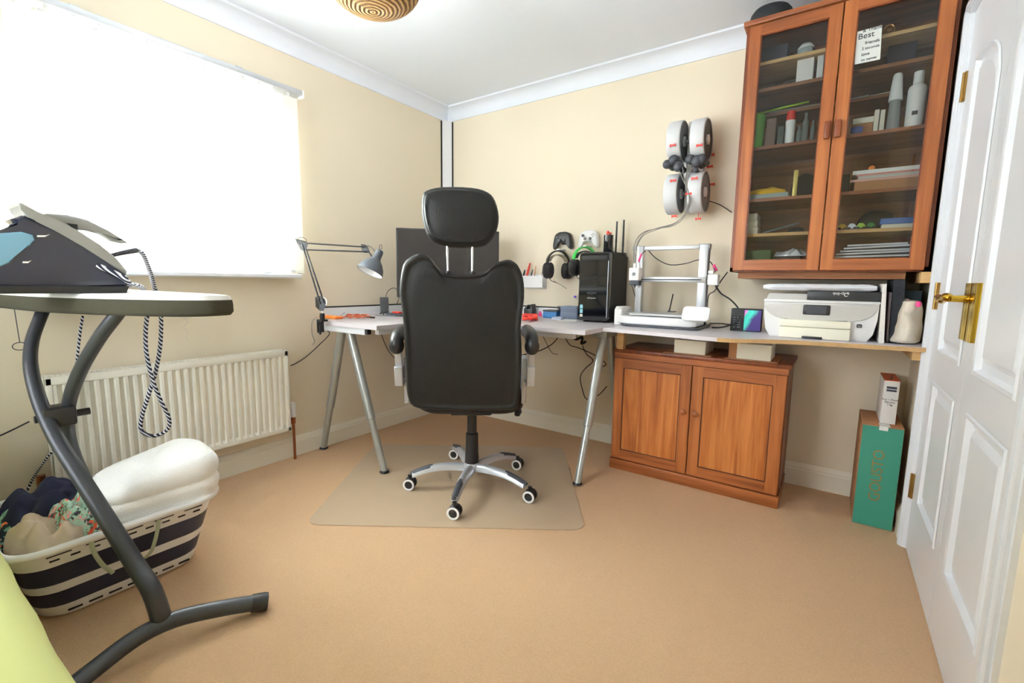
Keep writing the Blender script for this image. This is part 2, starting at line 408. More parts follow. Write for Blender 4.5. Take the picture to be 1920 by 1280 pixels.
d2 = leaf('door_2', -.992, DY0, [(-1.085, -1.435, .235, .705, 0, 0), (-1.085, -1.435, .815, 1.80, .16, 1)])
for o, y, zz in ((d1, DY1, (.263, 1.013, 1.753)), (d2, DY0, (.255, 1.013, 1.753))):
    for z in zz:
        MB().box((XW-.003, y-.014, z-.05), (XW+.006, y+.014, z+.05)).tube([(XW-.004, y, z-.05), (XW-.004, y, z+.05)], .0045, 8).build('hinge', M_oldbrass, o)
for o, yc, s_ in ((d1, -.955, 1), (d2, -1.030, -1)):
    m = MB()
    hw = .029
    prof = [(-hw, 0), (-hw, .010), (-hw*.7, .013), (-hw*.25, .0085), (0, .008), (hw*.25, .0085), (hw*.7, .013), (hw, .010), (hw, 0)]
    m.prism([(XW+.004-d, yc+a, .895) for a, d in prof], (0, 0, .162)); pl = m.build('handle_plate', M_brass, o)
    if s_ > 0:
        m = MB(); m.cyl((XW-.004, yc, 1.012), (XW-.040, yc, 1.012), .011, .009)
        pts = smooth_path([(XW-.040, yc-.006, 1.012), (XW-.048, yc+.02, 1.016), (XW-.050, yc+.055, 1.008), (XW-.050, yc+.09, 1.014), (XW-.048, yc+.118, 1.012)], 6)
        m.tube(pts, [.009+.004*abs(math.sin(i*.34)) for i in range(len(pts))], 12); m.ell((XW-.048, yc+.116, 1.012), .010, .014, .011)
        m.build('lever', M_brass, pl)

# ================================================================ FURNITURE
# ---- radiator under the window
rd = thing('radiator', 'long white ribbed panel radiator on the wall under the window', 'radiator', (.07, -1.9, .19))
M_rad = mat('radiator_enamel', (240, 238, 226), 0.35, noise=0.01)
RY0, RY1, RZ0_, RZ1_ = -2.385, -1.418, .19, .648
prof = []; nr = 29
for i in range(nr):
    yy = RY0+.02+(RY1-RY0-.04)*i/nr; p = (RY1-RY0-.04)/nr
    prof += [(yy, 0), (yy+p*.34, 0), (yy+p*.46, -.011), (yy+p*.88, -.011)]
prof.append((RY1-.02, 0))
def radp(d0):
    m = MB(); x0 = .100
    lo = [m.v((x0+d, y, RZ0_+.035)) for y, d in prof]; hi = [m.v((x0+d, y, RZ1_-.045)) for y, d in prof]
    b0 = [m.v((x0, y, RZ0_+.022)) for y, d in prof]; t0 = [m.v((x0, y, RZ1_-.03)) for y, d in prof]
    for i in range(len(prof)-1):
        m.face((lo[i], lo[i+1], hi[i+1], hi[i])); m.face((b0[i], b0[i+1], lo[i+1], lo[i])); m.face((hi[i], hi[i+1], t0[i+1], t0[i]))
    for a, b in (((.086, RY0, RZ0_), (.100, RY0+.02, RZ1_)), ((.086, RY1-.02, RZ0_), (.100, RY1, RZ1_)), ((.086, RY0, RZ0_), (.100, RY1, RZ0_+.022)), ((.086, RY0, RZ1_-.03), (.100, RY1, RZ1_))): m.box(a, b, .003)
    m.box((.080, RY0, RZ0_), (.086, RY1, RZ1_)); return m
radp(0).build('front_panel', M_rad, rd)
m = MB().box((.030, RY0, RZ0_), (.036, RY1, RZ1_)).box((.03, RY0, RZ0_+.01), (.098, RY0+.002, RZ1_)).box((.03, RY1-.002, RZ0_+.01), (.098, RY1, RZ1_)); m.build('casing', M_rad, rd)
m = MB()
for i in range(60):
    yy = RY0+.01+(RY1-RY0-.02)*i/60; m.box((.040, yy, RZ1_-.004), (.082, yy+.009, RZ1_+.002))
m.box((.03, RY0, RZ1_-.002), (.040, RY1, RZ1_+.003)).box((.082, RY0, RZ1_-.002), (.1, RY1, RZ1_+.003)); m.build('top_grille', M_rad, rd)
MB().box((.001, RY0+.1, .5), (.03, RY0+.13, .6)).box((.001, RY1-.13, .5), (.03, RY1-.1, .6)).build('bracket', M_rad, rd)
M_cop = mat('tarnished_copper', (150, 92, 62), 0.35, metal=0.9)
m = MB().cyl((.06, RY1+.035, .255), (.06, RY1+.035, .325), .018, .016).cyl((.06, RY1+.035, .325), (.06, RY1+.035, .336), .016, .012); m.build('thermostat_valve', M_white, rd)
MB().cyl((.06, RY1-.005, .235), (.06, RY1+.04, .235), .008).cyl((.06, RY1+.035, 0.0), (.06, RY1+.035, .255), .0075).cyl((.06, RY1+.035, .215), (.06, RY1+.035, .255), .012).build('pipe', M_cop, rd)
MB().cyl((.06, RY0+.005, .235), (.06, RY0-.04, .235), .008).cyl((.06, RY0-.035, 0.0), (.06, RY0-.035, .25), .0075).cyl((.06, RY0-.035, .205), (.06, RY0-.035, .262), .014).build('pipe', M_cop, rd)

# ---- chair mat
M_mat = mat('chair_mat_plastic', (184, 162, 136), 0.34, noise=0.03, nscale=8, bump=0.25, bscale=300)
ux = Vector((.829, .559, 0)).normalized(); uy = Vector((-ux.y, ux.x, 0)); c0 = Vector((1.013, -1.022, 0))
tag(MB().prism([c0+ux*a+uy*b+Vector((0, 0, .0008)) for a, b in rrect(1.20, .985, .06)], (0, 0, .0035)).build('chair_mat', M_mat), 'large translucent beige plastic chair mat with rounded corners on the carpet', 'mat')

# ---- low cupboard
lc = thing('cupboard', 'low teak-coloured two-door cupboard standing under the worktop', 'cupboard', (2.013, -.2, 0))
LX0, LX1, LYF, LZ = 1.597, 2.430, -.372, .690
MB().box((LX0, LYF, .055), (LX0+.018, -.02, LZ-.02)).box((LX1-.018, LYF, .055), (LX1, -.02, LZ-.02)).box((LX0, LYF, .055), (LX1, -.02, .075)).box((LX0, -.03, .055), (LX1, -.02, LZ-.02)).build('body', M_wooddk, lc, smooth=False)
MB().box((LX0-.005, LYF-.018, 0), (LX1+.005, -.03, .058), .004).build('plinth', M_woodx, lc)
MB().box((LX0-.004, LYF-.022, LZ-.022), (LX1+.012, -.005, LZ-.002), .003).build('top', M_wooddk, lc)
MB().box((LX0, LYF-.016, LZ-.05), (LX1, LYF+.01, LZ-.022)).build('top_rail', M_woodx, lc)
M_panelw = wood('teak_panel', (168, 96, 44), (192, 122, 64), (136, 72, 32), 'z', .36, 1.3)
M_groove = mat('dark_groove', (70, 30, 12), 0.6)
def cab_door(par, x0, x1, z0, z1, yf, st, glass=False, knob=None):
    t = .020
    def lp_(i, y): return [(x0+i, y, z0+i), (x1-i, y, z0+i), (x1-i, y, z1-i), (x0+i, y, z1-i)]
    d = MB().rings([lp_(.002, yf), lp_(st-.001, yf), lp_(st, yf+.001), lp_(st, yf+t), lp_(0, yf+t), lp_(0, yf+.002), lp_(.002, yf)], cap0=False, cap1=False).build('door', M_wood, par, ang=25)
    for za, zb_ in ((z0+.002, z0+st-.001), (z1-st+.001, z1-.002)): MB().box((x0+st, yf-.0006, za), (x1-st, yf+.004, zb_)).build('rail', M_woodx, d)
    a, b, c, e = x0+st, x1-st, z0+st, z1-st
    m = MB(); g = .004
    m.box((a, yf+.003, c), (a+g, yf+.012, e)).box((b-g, yf+.003, c), (b, yf+.012, e)).box((a, yf+.003, c), (b, yf+.012, c+g)).box((a, yf+.003, e-g), (b, yf+.012, e)); m.build('bead', M_groove if not glass else M_wooddk, d)
    if glass: MB().box((a, yf+.010, c), (b, yf+.014, e)).build('glass_pane', glass_mat('cabinet_glass', (250, 252, 251), 0.0, ior=1.5), d)
    else: MB().box((a+g, yf+.006, c+g), (b-g, yf+.014, e-g)).build('panel', M_panelw, d)
    return d
dd = cab_door(lc, LX0+.004, 2.011, .066, LZ-.052, LYF-.020, .052)
MB().lathe((1.982, LYF-.020, .395), [(.006, 0), (.007, .008), (.013, .014), (.014, .020), (.008, .025), (.001, .026)], (0, -1, 0)).build('knob', M_woodx, dd)
dd = cab_door(lc, 2.016, LX1-.004, .066, LZ-.052, LYF-.020, .052)
MB().lathe((2.045, LYF-.020, .395), [(.006, 0), (.007, .008), (.013, .014), (.014, .020), (.008, .025), (.001, .026)], (0, -1, 0)).build('knob', M_woodx, dd)

# ---- wall cabinet with glazed doors
wc = thing('display_cabinet', 'tall teak-coloured wall cabinet with two glazed doors and many shelves', 'cabinet', (2.505, -.18, 1.107))
CX0, CX1, CYF, CZ0, CZ1 = 2.148, 2.862, -.360, 1.107, 2.205
MB().box((CX0, CYF, CZ0), (CX0+.018, -.003, CZ1-.018)).box((CX1-.018, CYF, CZ0), (CX1, -.003, CZ1-.018)).box((CX0, CYF, CZ0), (CX1, -.003, CZ0+.018)).build('body', M_wooddk, wc, smooth=False)
MB().box((CX0+.018, -.015, CZ0+.018), (CX1-.018, -.005, CZ1-.018)).build('back_panel', M_inner, wc)
MB().box((CX0-.012, CYF-.026, CZ1-.018), (CX1+.012, -.003, CZ1+.004), .004).build('top', M_woodx, wc)
SH = [2.045, 1.930, round(at(1560, 192, 'y', -.20).z, 4), 1.677, 1.444, 1.285]
for z in SH: MB().box((CX0+.018, -.20 if z == SH[2] else -.325, z-.014), (CX1-.018, -.016, z)).build('shelf', M_pine if z == 2.045 or z == 1.285 else M_woodx if z in (1.677, 1.444) else M_inner, wc)
for x0, x1, kx in ((CX0+.016, 2.503, 2.486), (2.507, CX1-.014, 2.523)):
    d = cab_door(wc, x0, x1, CZ0+.006, CZ1-.022, CYF-.020, .045, True)
    MB().box((kx-.010, CYF-.040, 1.655), (kx+.010, CYF-.020, 1.725), .004).build('handle', M_wooddk, d)
tag(MB().box((2.18, -.325, 1.076), (2.80, -.04, 1.1065)).build('mounting_plank', M_inner), 'rough brown timber plank fixed under the glazed wall cabinet', 'plank')
tag(MB().box((2.842, -.372, 1.062), (2.884, -.02, 1.105), .001).build('bearer_block', M_pine), 'short pale pine bearer on the right wall under the wall cabinet corner', 'timber')

# ---- worktop (shelf) beside the desk
ZT = .815
wt = thing('worktop', 'grey laminate worktop with a raw wavy chipboard front edge, carrying both printers', 'worktop', (2.2, -.3, .79))
front = [(1.602, -.575), (1.80, -.590), (2.00, -.615), (2.10, -.632), (2.165, -.640), (2.22, -.628), (2.28, -.596), (2.34, -.555), (2.42, -.520), (2.50, -.500), (2.62, -.482), (2.75, -.462), (2.885, -.44)]
MB().prism([(x, y, ZT-.018) for x, y in front]+[(2.885, -.002, ZT-.018), (1.602, -.002, ZT-.018)], (0, 0, .018)).build('board', M_desk, wt)
fr2 = front[4:]; m = MB()
a = [m.v((x, y-.0012, ZT-.0185)) for x, y in fr2]; b = [m.v((x, y-.0012, ZT-.001)) for x, y in fr2]
for i in range(len(fr2)-1): m.face((a[i], a[i+1], b[i+1], b[i]))
m.build('raw_edge', M_chip, wt)
tag(MB().box((1.612, -.40, LZ-.001), (1.648, -.36, ZT-.0185)).build('support_block', M_pine), 'upright pine block on the cupboard top at the desk end of the worktop', 'block', )
tag(MB().box((2.17, -.36, LZ-.001), (2.225, -.31, ZT-.0185)).build('support_block', M_card), 'brown block between the two cream boxes on the cupboard top', 'block')
tag(MB().box((2.84, -.42, ZT-.055), (2.885, -.05, ZT-.0185)).build('bearer_block', M_pine), 'pine bearer under the right end of the worktop by the doors', 'timber')

# ---- corner desk
dk = thing('corner_desk', 'pale grey corner desk on silver A-frame legs fitted into the room corner', 'desk', (.8, -.6, 0))
outl = [(.17, -1.285), (.695, -1.285), (.690, -1.12)]+[(p.x, p.y) for p in smooth_path([(.690, -1.12, 0), (.72, -.98, 0), (.80, -.87, 0), (.93, -.80, 0), (1.12, -.772, 0)], 4)]+[(1.35, -.768), (1.595, -.768), (1.595, -.018), (.018, -.018), (.018, -1.08), (.17, -1.14)]
MB().prism([(x, y, ZT-.022) for x, y in outl], (0, 0, .022)).build('desktop', M_desk, dk)
for a_, b_ in (((.18, -1.275, ZT-.056), (.585, -1.245, ZT-.0225)), ((.60, -1.22, ZT-.056), (.63, -.95, ZT-.0225)), ((1.0, -.70, ZT-.056), (1.5, -.67, ZT-.0225))): MB().box(a_, b_, .002).build('frame_rail', M_gloss, dk)
MB().box((.585, -1.272, ZT-.052), (.605, -1.248, ZT-.026)).build('rail_end', M_blkm, dk)
M_leg = mat('leg_silver', (176, 180, 178), 0.3, metal=0.55)
def leg(top, foot):
    top, foot = Vector(top), Vector(foot); mid = top.lerp(foot, .62)
    l = MB().cyl(top, mid, .0235, .0235, 24).cyl(mid, mid+(foot-top)*.004, .0235, .021, 24).build('leg', M_leg, dk)
    MB().cyl(mid, foot+Vector((0, 0, .008)), .0185, .0185, 24).build('leg_extension', M_leg, l)
    MB().cyl(foot+Vector((0, 0, .006)), foot+Vector((0, 0, .014)), .026, .022, 24).build('foot', M_blk, l)
leg((.325, -1.225, ZT-.05), (.048, -1.190, 0)); leg((.395, -1.225, ZT-.05), (.638, -1.210, .0043))
leg((1.555, -.455, ZT-.05), (1.556, -.717, .0043)); leg((1.555, -.36, ZT-.05), (1.55, -.13, 0))
for a_, b_ in (((.29, -1.243, ZT-.06), (.43, -1.19, ZT-.022)), ((1.51, -.50, ZT-.06), (1.592, -.31, ZT-.022))): MB().box(a_, b_, .004).build('leg_bracket', M_leg, dk)

# ---- office chair
O_ = Vector((1.118, -1.045, 0)); fw = Vector((-.61, .792, 0)).normalized(); rt = Vector((-fw.y*-1, -fw.x*1, 0)); rt = Vector((fw.y, -fw.x, 0))
CM = Matrix(((rt.x, fw.x, 0, O_.x), (rt.y, fw.y, 0, O_.y), (0, 0, 1, 0), (0, 0, 0, 1)))   # local: x right, y forward, z up
ch = thing('office_chair', 'high-backed black leather office chair with headrest, seen from behind', 'chair', O_)
K = .00226
def pz(px, py): return ((px-866)*K-.030, 1.423-(py-353)*K)
bo = [pz(*p) for p in [(788, 471), (775, 475), (757, 492), (749, 536), (751, 565), (755, 624), (755, 697), (757, 745), (768, 767), (800, 773), (871, 775), (940, 775), (970, 772), (978, 752), (980, 661), (977, 605), (982, 550), (979, 514), (970, 492), (960, 483), (948, 480), (926, 487), (911, 501), (878, 507), (834, 505), (819, 495), (804, 477)]]
def dens(pts, n=3):
    P = [Vector((a, b, 0)) for a, b in pts]; N = len(P); out = []
    for i in range(N):
        p0, p1, p2, p3 = P[i-1], P[i], P[(i+1) % N], P[(i+2) % N]
        for k in range(n):
            t = k/n; q = 0.5*((2*p1)+(-p0+p2)*t+(2*p0-5*p1+4*p2-p3)*t*t+(-p0+3*p1-3*p2+p3)*t*t*t); out.append((q.x, q.y))
    return out
def tilt(z): return -.285-.10*(z-.75)     # y (forward) of the back's mid plane at height z
def puff(m, out, prof, lean=tilt):
    cx = sum(p[0] for p in out)/len(out); cz = (min(p[1] for p in out)+max(p[1] for p in out))/2; H_ = (max(p[1] for p in out)-min(p[1] for p in out))/2; W_ = (max(p[0] for p in out)-min(p[0] for p in out))/2
    rr = []
    for ins, d in prof:
        r = []
        for a, b in out:
            x = cx+(a-cx)*(1-ins/W_); z = cz+(b-cz)*(1-ins/H_); r.append((x, lean(z)+d, z))
        rr.append(r)
    m.rings(rr); return m
bo = dens(bo)
puff(MB(CM), bo, [(.10, .085), (.03, .080), (.004, .055), (0, .030), (.002, .004), (.010, -.006)]).build('backrest', M_leather, ch, ang=60)
puff(MB(CM), bo, [(.010, .004), (.006, -.010), (.012, -.019), (.020, -.020), (.026, -.014), (.034, -.013), (.05, -.018), (.075, -.021)]).build('back_cover', M_leather, ch, ang=60)
ho = dens([pz(*p) for p in [(793, 372), (801, 360), (830, 353), (882, 353), (911, 360), (925, 375), (932, 403), (928, 429), (915, 450), (893, 459), (841, 460), (812, 451), (799, 433), (792, 403)]])
hl = lambda z: -.335-.02*(z-1.2)
puff(MB(CM), ho, [(.06, .10), (.02, .09), (.003, .06), (0, .03), (.006, .004), (.016, -.004)], hl).build('headrest', M_leather, ch, ang=60)
puff(MB(CM), ho, [(.016, .0), (.016, -.008), (.022, -.013), (.030, -.010), (.040, -.014), (.07, -.019), (.10, -.020)], hl).build('headrest_cover', M_leather, ch, ang=60)
for px in (838, 884):
    x = pz(px, 0)[0]; MB(CM).tube([(x, -.315, 1.20), (x*.98, -.312, 1.08)], .0055, 10).build('headrest_post', M_chrome, ch); MB(CM).cyl((x*.98, -.312, 1.085), (x*.98, -.312, 1.073), .014, .014).build('post_collar', M_blk, ch)
so = [(a, b) for a, b in rrect(.50, .50, .10)]
MB(CM).rings([[(a*s_, b*s_+.02, z) for a, b in so] for s_, z in ((.90, .44), (.98, .455), (1.0, .48), (1.0, .52), (.97, .548), (.88, .558), (.4, .56))]).build('seat', M_leather, ch, ang=60)
MB(CM).box((-.10, -.12, .405), (.10, .12, .44), .01).build('mechanism', M_blk, ch)
MB(CM).cyl((.08, .0, .425), (.225, -.06, .43), .005).rings([[(.225+a*s_, -.075, .425+b*s_-.01*t) for a, b in rrect(.030, .05, .012)] for s_, t in ((1, 0), (1, 1))]).lathe((.228, -.075, .445), [(.006, 0), (.016, -.022), (.018, -.036), (.008, -.046)], (0, 0, 1)).build('tilt_lever', M_blk, ch)
for s_ in (-1, 1):
    xa = s_*.285-.03*(s_ < 0)
    xa = .272 if s_ > 0 else -.318
    pts = smooth_path([(xa, -.265, .735), (xa, -.262, .775), (xa, -.22, .80), (xa, -.08, .805), (xa, .06, .80), (xa, .12, .785)], 5)
    ap = MB(CM).tube(pts, [.020, .024, .028, .031, .033, .034, .034, .034, .034, .034, .034, .034, .034, .034, .034, .034, .034, .033, .032, .031, .031, .030, .030, .030, .028, .024][:len(pts)], 14, flat=.85).ell((xa, -.262, .762), .033, .028, .038).build('armrest_pad', M_blk, ch)
    MB(CM).prism([(xa-.014, -.255, .77), (xa+.014, -.255, .77), (xa+.016, -.215, .62), (xa-.016, -.215, .62)], (0, .045, 0), .003).prism([(xa-.018, -.24, .665), (xa+.018, -.24, .665), (xa+.018, -.23, .575), (xa-.018, -.23, .575)], (0, .05, 0), .004).build('armrest_upright', M_silver, ch)
    xi = .245 if s_ > 0 else -.288
    MB(CM).prism([(xi-.012, -.20, .700), (xi+.010, -.20, .700), (xi+.013, -.20, .60), (xi+.010, -.20, .49), (xi-.012, -.20, .485)], (0, .10, 0), .005).cyl((xi, -.18, .60), (xa, -.20, .60), .018).build('side_bracket', M_silver, ch)
# base
MB(CM).lathe((0, 0, 0), [(.044, .088), (.046, .115), (.040, .128), (.034, .130)], n=28).build('hub', M_silver, ch)
MB(CM).lathe((0, 0, 0), [(.036, .128), (.033, .20), (.031, .28), (.024, .285), (.024, .41)], n=28).build('gas_lift_column', M_blk, ch)
for cxy in ((.893, -1.271), (1.264, -1.352), (1.449, -1.023), (1.186, -.738), (.799, -.831)):
    d = Vector((cxy[0], cxy[1], 0))-O_; d.z = 0; Lr = d.length; d.normalize(); n_ = Vector((-d.y, d.x, 0)); rr = []; cc = []
    for k in range(11):
        t = k/10; r = .03+(Lr-.02-.03)*t; z = .108+.010*math.sin(t*PI)-.026*t**3; hw = .026-.007*t; hh = .017-.004*t
        rr.append([O_+d*r+n_*(hw*a)+Vector((0, 0, z+hh*b)) for a, b in ((-1, -1), (-.75, .3), (-.45, .9), (0, 1.1), (.45, .9), (.75, .3), (1, -1), (.5, -1.1), (-.5, -1.1))])
    arm = MB().rings(rr).build('base_arm', M_silver, ch, ang=50)
    r2 = []
    for k in range(7):
        t = .62+.42*k/6; r = .03+(Lr-.02-.03)*t; z = .108+.010*math.sin(min(t, 1)*PI)-.026*t**3; hw = (.026-.007*t)*(.95 if 0 < k < 6 else .55); hh = .017-.004*t
        r2.append([O_+d*r+n_*(hw*a)+Vector((0, 0, z+hh*b+.0025)) for a, b in ((-.8, .2), (-.45, .95), (0, 1.18), (.45, .95), (.8, .2), (0, .1))])
    MB().rings(r2).build('arm_cap', M_dgrey, arm, ang=60)
    wcn = O_+d*Lr; toC = (CP-wcn); toC.z = 0; toC.normalize(); ax_ = (toC+Vector((-.35, -.1, 0))).normalized(); sd = Vector((-ax_.y, ax_.x, 0))
    wz = .0045+.030; cs = MB()
    wcn = wcn+sd*.008
    for o_ in (-.020, .012): cs.lathe(wcn+ax_*o_+Vector((0, 0, wz-.0)), [(.024, -.008), (.029, -.006), (.030, 0), (.029, .006), (.024, .008)], ax_, 22)
    cs.cyl(wcn+Vector((0, 0, wz)), wcn+Vector((0, 0, wz+.045)), .010, .010).ell(wcn+Vector((0, 0, wz+.014)), .022, .022, .022)
    co = cs.build('caster', M_blk, ch)
    MB().lathe(wcn+ax_*.0215+Vector((0, 0, wz)), [(.0285, -.003), (.029, .0), (.0235, .0012), (.0200, .0008), (.0195, -.003)], ax_, 26).build('wheel_ring', M_white, co)

# ---- bed with lime cover
M_lime = mat('lime_fabric', (216, 222, 148), 0.8, noise=0.03, nscale=6)
bd = thing('bed', 'low bed under a smooth lime green cover along the wall below the ironing board', 'bed', (1.0, -3.05, 0))
prof = [(-2.656, .12), (-2.652, .30), (-2.650, .42), (-2.656, .470), (-2.670, .493), (-2.700, .500), (-2.76, .503), (-3.2, .505), (-3.46, .50), (-3.46, .12)]
m = MB(); nx = 40
rr = []
for i in range(nx+1):
    x = .03+1.95*i/nx; wv = .0015*math.sin(i*1.3)
    rr.append([(x, y+(wv if k < 4 else 0), z) for k, (y, z) in enumerate(prof)])
m.rings(rr).build('bedspread', M_lime, bd, ang=60)
MB().box((.06, -3.44, .0), (1.95, -2.72, .13), .01).build('bed_base', M_cream, bd)
# ================================================================ LEFT SIDE: ironing board, iron, basket
M_tube = mat('anthracite_tube', (58, 60, 64), 0.38, metal=0.3)
M_pad = mat('board_cover', (214, 212, 206), 0.9, noise=0.05, nscale=200, bump=.3, bscale=500)
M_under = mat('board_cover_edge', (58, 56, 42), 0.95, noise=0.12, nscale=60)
ib = thing('ironing_board', 'tall ironing board with grey padded cover and curved black tube legs', 'ironing board', (.7, -2.3, 0))
near = [(1.108, -2.170), (1.100, -2.215), (1.045, -2.275), (.94, -2.338), (.78, -2.412), (.585, -2.468), (.33, -2.50), (.07, -2.50)]
far = [(.07, -2.16), (.33, -2.13), (.585, -2.125), (.78, -2.118), (.94, -2.112), (1.05, -2.120), (1.098, -2.135)]
ol = dens(near+far, 4); cx_, cy_ = .6, -2.3
def scl(s_, z): return [(cx_+(a-cx_)*(1-(1-s_)*.5), cy_+(b-cy_)*s_, z) for a, b in ol]
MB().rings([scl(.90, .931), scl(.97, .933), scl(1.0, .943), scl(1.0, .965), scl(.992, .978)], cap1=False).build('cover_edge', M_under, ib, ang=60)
MB().rings([scl(.992, .978), scl(.97, .989), scl(.92, .992), scl(.3, .992)], cap0=False).build('cover_top', M_pad, ib, ang=60)
l1 = [(1.068, -2.362, .06), (1.052, -2.375, .16)]+[tuple(at(px, py, 'x', x)) for px, py, x in ((255, 1060, .985), (205, 980, .90), (150, 893, .80), (105, 820, .70), (75, 755, .62), (58, 690, .55), (60, 640, .49), (76, 594, .45), (84, 576, .44))]
l1 = smooth_path(l1, 6); MB().tube(l1, [.0255-.0085*min(1, i/(len(l1)*.75)) for i in range(len(l1))], 16, flat=.85).build('leg', M_tube, ib)
l2 = [tuple(at(px, py, 'x', x)) for px, py, x in ((223, 583, .86), (218, 591, .86), (185, 635, .80), (148, 700, .71), (128, 765, .63), (132, 830, .54), (160, 895, .43), (195, 945, .32), (235, 985, .24))]
MB().tube(smooth_path(l2, 6), .0185, 16, flat=.9).build('leg', M_tube, ib)
pv = at(95, 782, 'x', .64); MB().box((pv.x-.05, pv.y-.02, pv.z-.03), (pv.x+.03, pv.y+.055, pv.z+.03), .008).cyl((pv.x, pv.y-.035, pv.z), (pv.x, pv.y+.09, pv.z), .011).build('pivot_bracket', M_blk, ib)
fb = smooth_path([(1.163, -2.128, .027), (1.12, -2.22, .045), (1.078, -2.33, .060), (1.068, -2.42, .058), (1.085, -2.52, .040), (1.115, -2.61, .027)], 5)
MB().tube(fb, .0235, 16).build('foot_bar', M_tube, ib)
MB().tube([fb[0]+(fb[0]-fb[2])*.35, fb[0], fb[1], fb[2]], [.0268, .028, .0275, .0265], 16).build('end_cap', M_blk, ib)
fb2 = smooth_path([(.235, -2.62, .02), (.215, -2.45, .03), (.215, -2.30, .03), (.235, -2.05, .02)], 5)
MB().tube(fb2, .0190, 12).build('foot_bar', M_tube, ib)
MB().tube([l2[-1], (.215, -2.36, .03)], .0235, 12).build('leg_end', M_tube, ib)
# thread, ring-pull
def cable(name, label, cat, pts, r, m, n=8, seg=6, group=None):
    return tag(MB().tube(smooth_path(pts, seg), r, n).build(name, m), label, cat, group)
th = [at(345, 592, 'x', .96), at(352, 604, 'x', .96), at(344, 614, 'x', .96), at(352, 622, 'x', .96), at(349, 632, 'x', .96), at(354, 641, 'x', .96)]
MB().tube(smooth_path(th, 5), .0008, 5).tube(smooth_path([at(338, 592, 'x', .96), at(347, 598, 'x', .96), at(360, 592, 'x', .96)], 5), .0008, 5).build('loose_thread', M_pad, ib)
rp = [at(27, 580, 'x', .5), at(31, 605, 'x', .5), at(35, 630, 'x', .5), at(37, 641, 'x', .5)]
m = MB().tube(rp, .0012, 6); c_ = at(37, 649, 'x', .5); ringp = [c_+Vector((0, .016*math.cos(k*PI/9), .012*math.sin(k*PI/9))) for k in range(19)]; m.tube(ringp, .0013, 6); m.build('drawstring', M_dgrey, ib)

# striped textile cord material
def striped(name, c1, c2, scale):
    m = D.materials.new(name); m.use_nodes = True; nt = m.node_tree; b = nt.nodes['Principled BSDF']; b.inputs['Roughness'].default_value = .8
    tc = nt.nodes.new('ShaderNodeTexCoord'); wv = nt.nodes.new('ShaderNodeTexWave'); wv.bands_direction = 'DIAGONAL'; wv.inputs['Scale'].default_value = scale; wv.inputs['Distortion'].default_value = 0
    nt.links.new(tc.outputs['Object'], wv.inputs['Vector']); cr = nt.nodes.new('ShaderNodeValToRGB'); cr.color_ramp.interpolation = 'CONSTANT'
    cr.color_ramp.elements[0].color = rgb(*c1); cr.color_ramp.elements[1].position = .62; cr.color_ramp.elements[1].color = rgb(*c2)
    nt.links.new(wv.outputs[1], cr.inputs[0]); nt.links.new(cr.outputs[0], b.inputs['Base Color']); MATS[name] = m; return m
M_cord = striped('woven_cord', (24, 28, 52), (225, 225, 230), 34)
# iron
XI = .78
M_iron = mat('iron_dark_shell', (34, 38, 56), 0.16, coat=.5)
M_irong = mat('iron_grey', (150, 150, 144), 0.35)
ir = thing('steam_iron', 'large dark steam iron with light grey trim and handle, standing on the ironing board', 'iron', (XI-.05, -2.42, .992))
def P2(l, x): return [tuple(at(a, b, 'x', x)) for a, b in l]
body = P2([(244, 524), (234, 511), (203, 491), (156, 461), (109, 434), (70, 412), (42, 403), (22, 410), (34, 417), (46, 425), (40, 430), (0, 432), (-60, 433), (-62, 538), (0, 540), (240, 540)], XI)
body = [(p[0], p[1], max(p[2], 1.0005) if False else p[2]) for p in body]
MB().prism(body, (-.115, 0, 0), .012).build('body', M_iron, ir)
zb = min(p[2] for p in body)
MB().prism([(XI+.004, body[0][1]-.004, zb+.006), (XI+.004, body[-3][1], zb+.006), (XI+.004, body[-3][1], .9925), (XI+.004, body[0][1]-.012, .9925)], (-.123, 0, 0), .002).build('soleplate', M_blk, ir)
tr = P2([(34, 380), (42, 381), (72, 398), (110, 414), (145, 432), (187, 459), (219, 485), (237, 508), (236, 516), (203, 493), (156, 463), (109, 436), (70, 414), (45, 404), (42, 392), (33, 386)], XI-.0)
MB().prism([(p[0]+.005, p[1], p[2]) for p in tr], (-.125, 0, 0), .004).build('trim', M_irong, ir)
hd = P2([(60, 402), (87, 400), (125, 401), (165, 411), (205, 433), (243, 455), (232, 456), (212, 452), (192, 438), (170, 425), (152, 423), (146, 428), (150, 436), (128, 428), (100, 414)], XI-.035)
MB().prism(hd, (-.042, 0, 0), .010).build('handle', M_irong, ir)
MB().prism(P2([(121, 417), (146, 420), (148, 428), (143, 432)], XI-.034), (-.044, 0, 0), .003).build('handle_socket', M_blkm, ir)
MB().prism(P2([(0, 437), (40, 434), (62, 440), (66, 450), (55, 462), (35, 470), (20, 492), (0, 500), (-50, 500), (-50, 437)], XI+.0025), (-.05, 0, 0), .004).build('water_tank', mat('tank_blue', (120, 170, 196), .08, coat=.6), ir)
for a in ((70, 441, 24, 3), (43, 490, 16, 3)):
    MB().prism(P2([(a[0], a[1]), (a[0]+a[2]*.7, a[1]), (a[0]+a[2], a[1]-2), (a[0]+a[2]*.6, a[1]+a[3]), (a[0], a[1]+a[3])], XI+.0035), (-.004, 0, 0)).build('printed_mark', M_paper, ir)
cs_ = [at(212, 478, 'x', XI-.05), at(232, 473, 'x', XI-.07), at(254, 469, 'x', XI-.10)]
MB().tube(cs_, [.007, .0085, .010], 12).build('cord_guard', M_iron, ir)
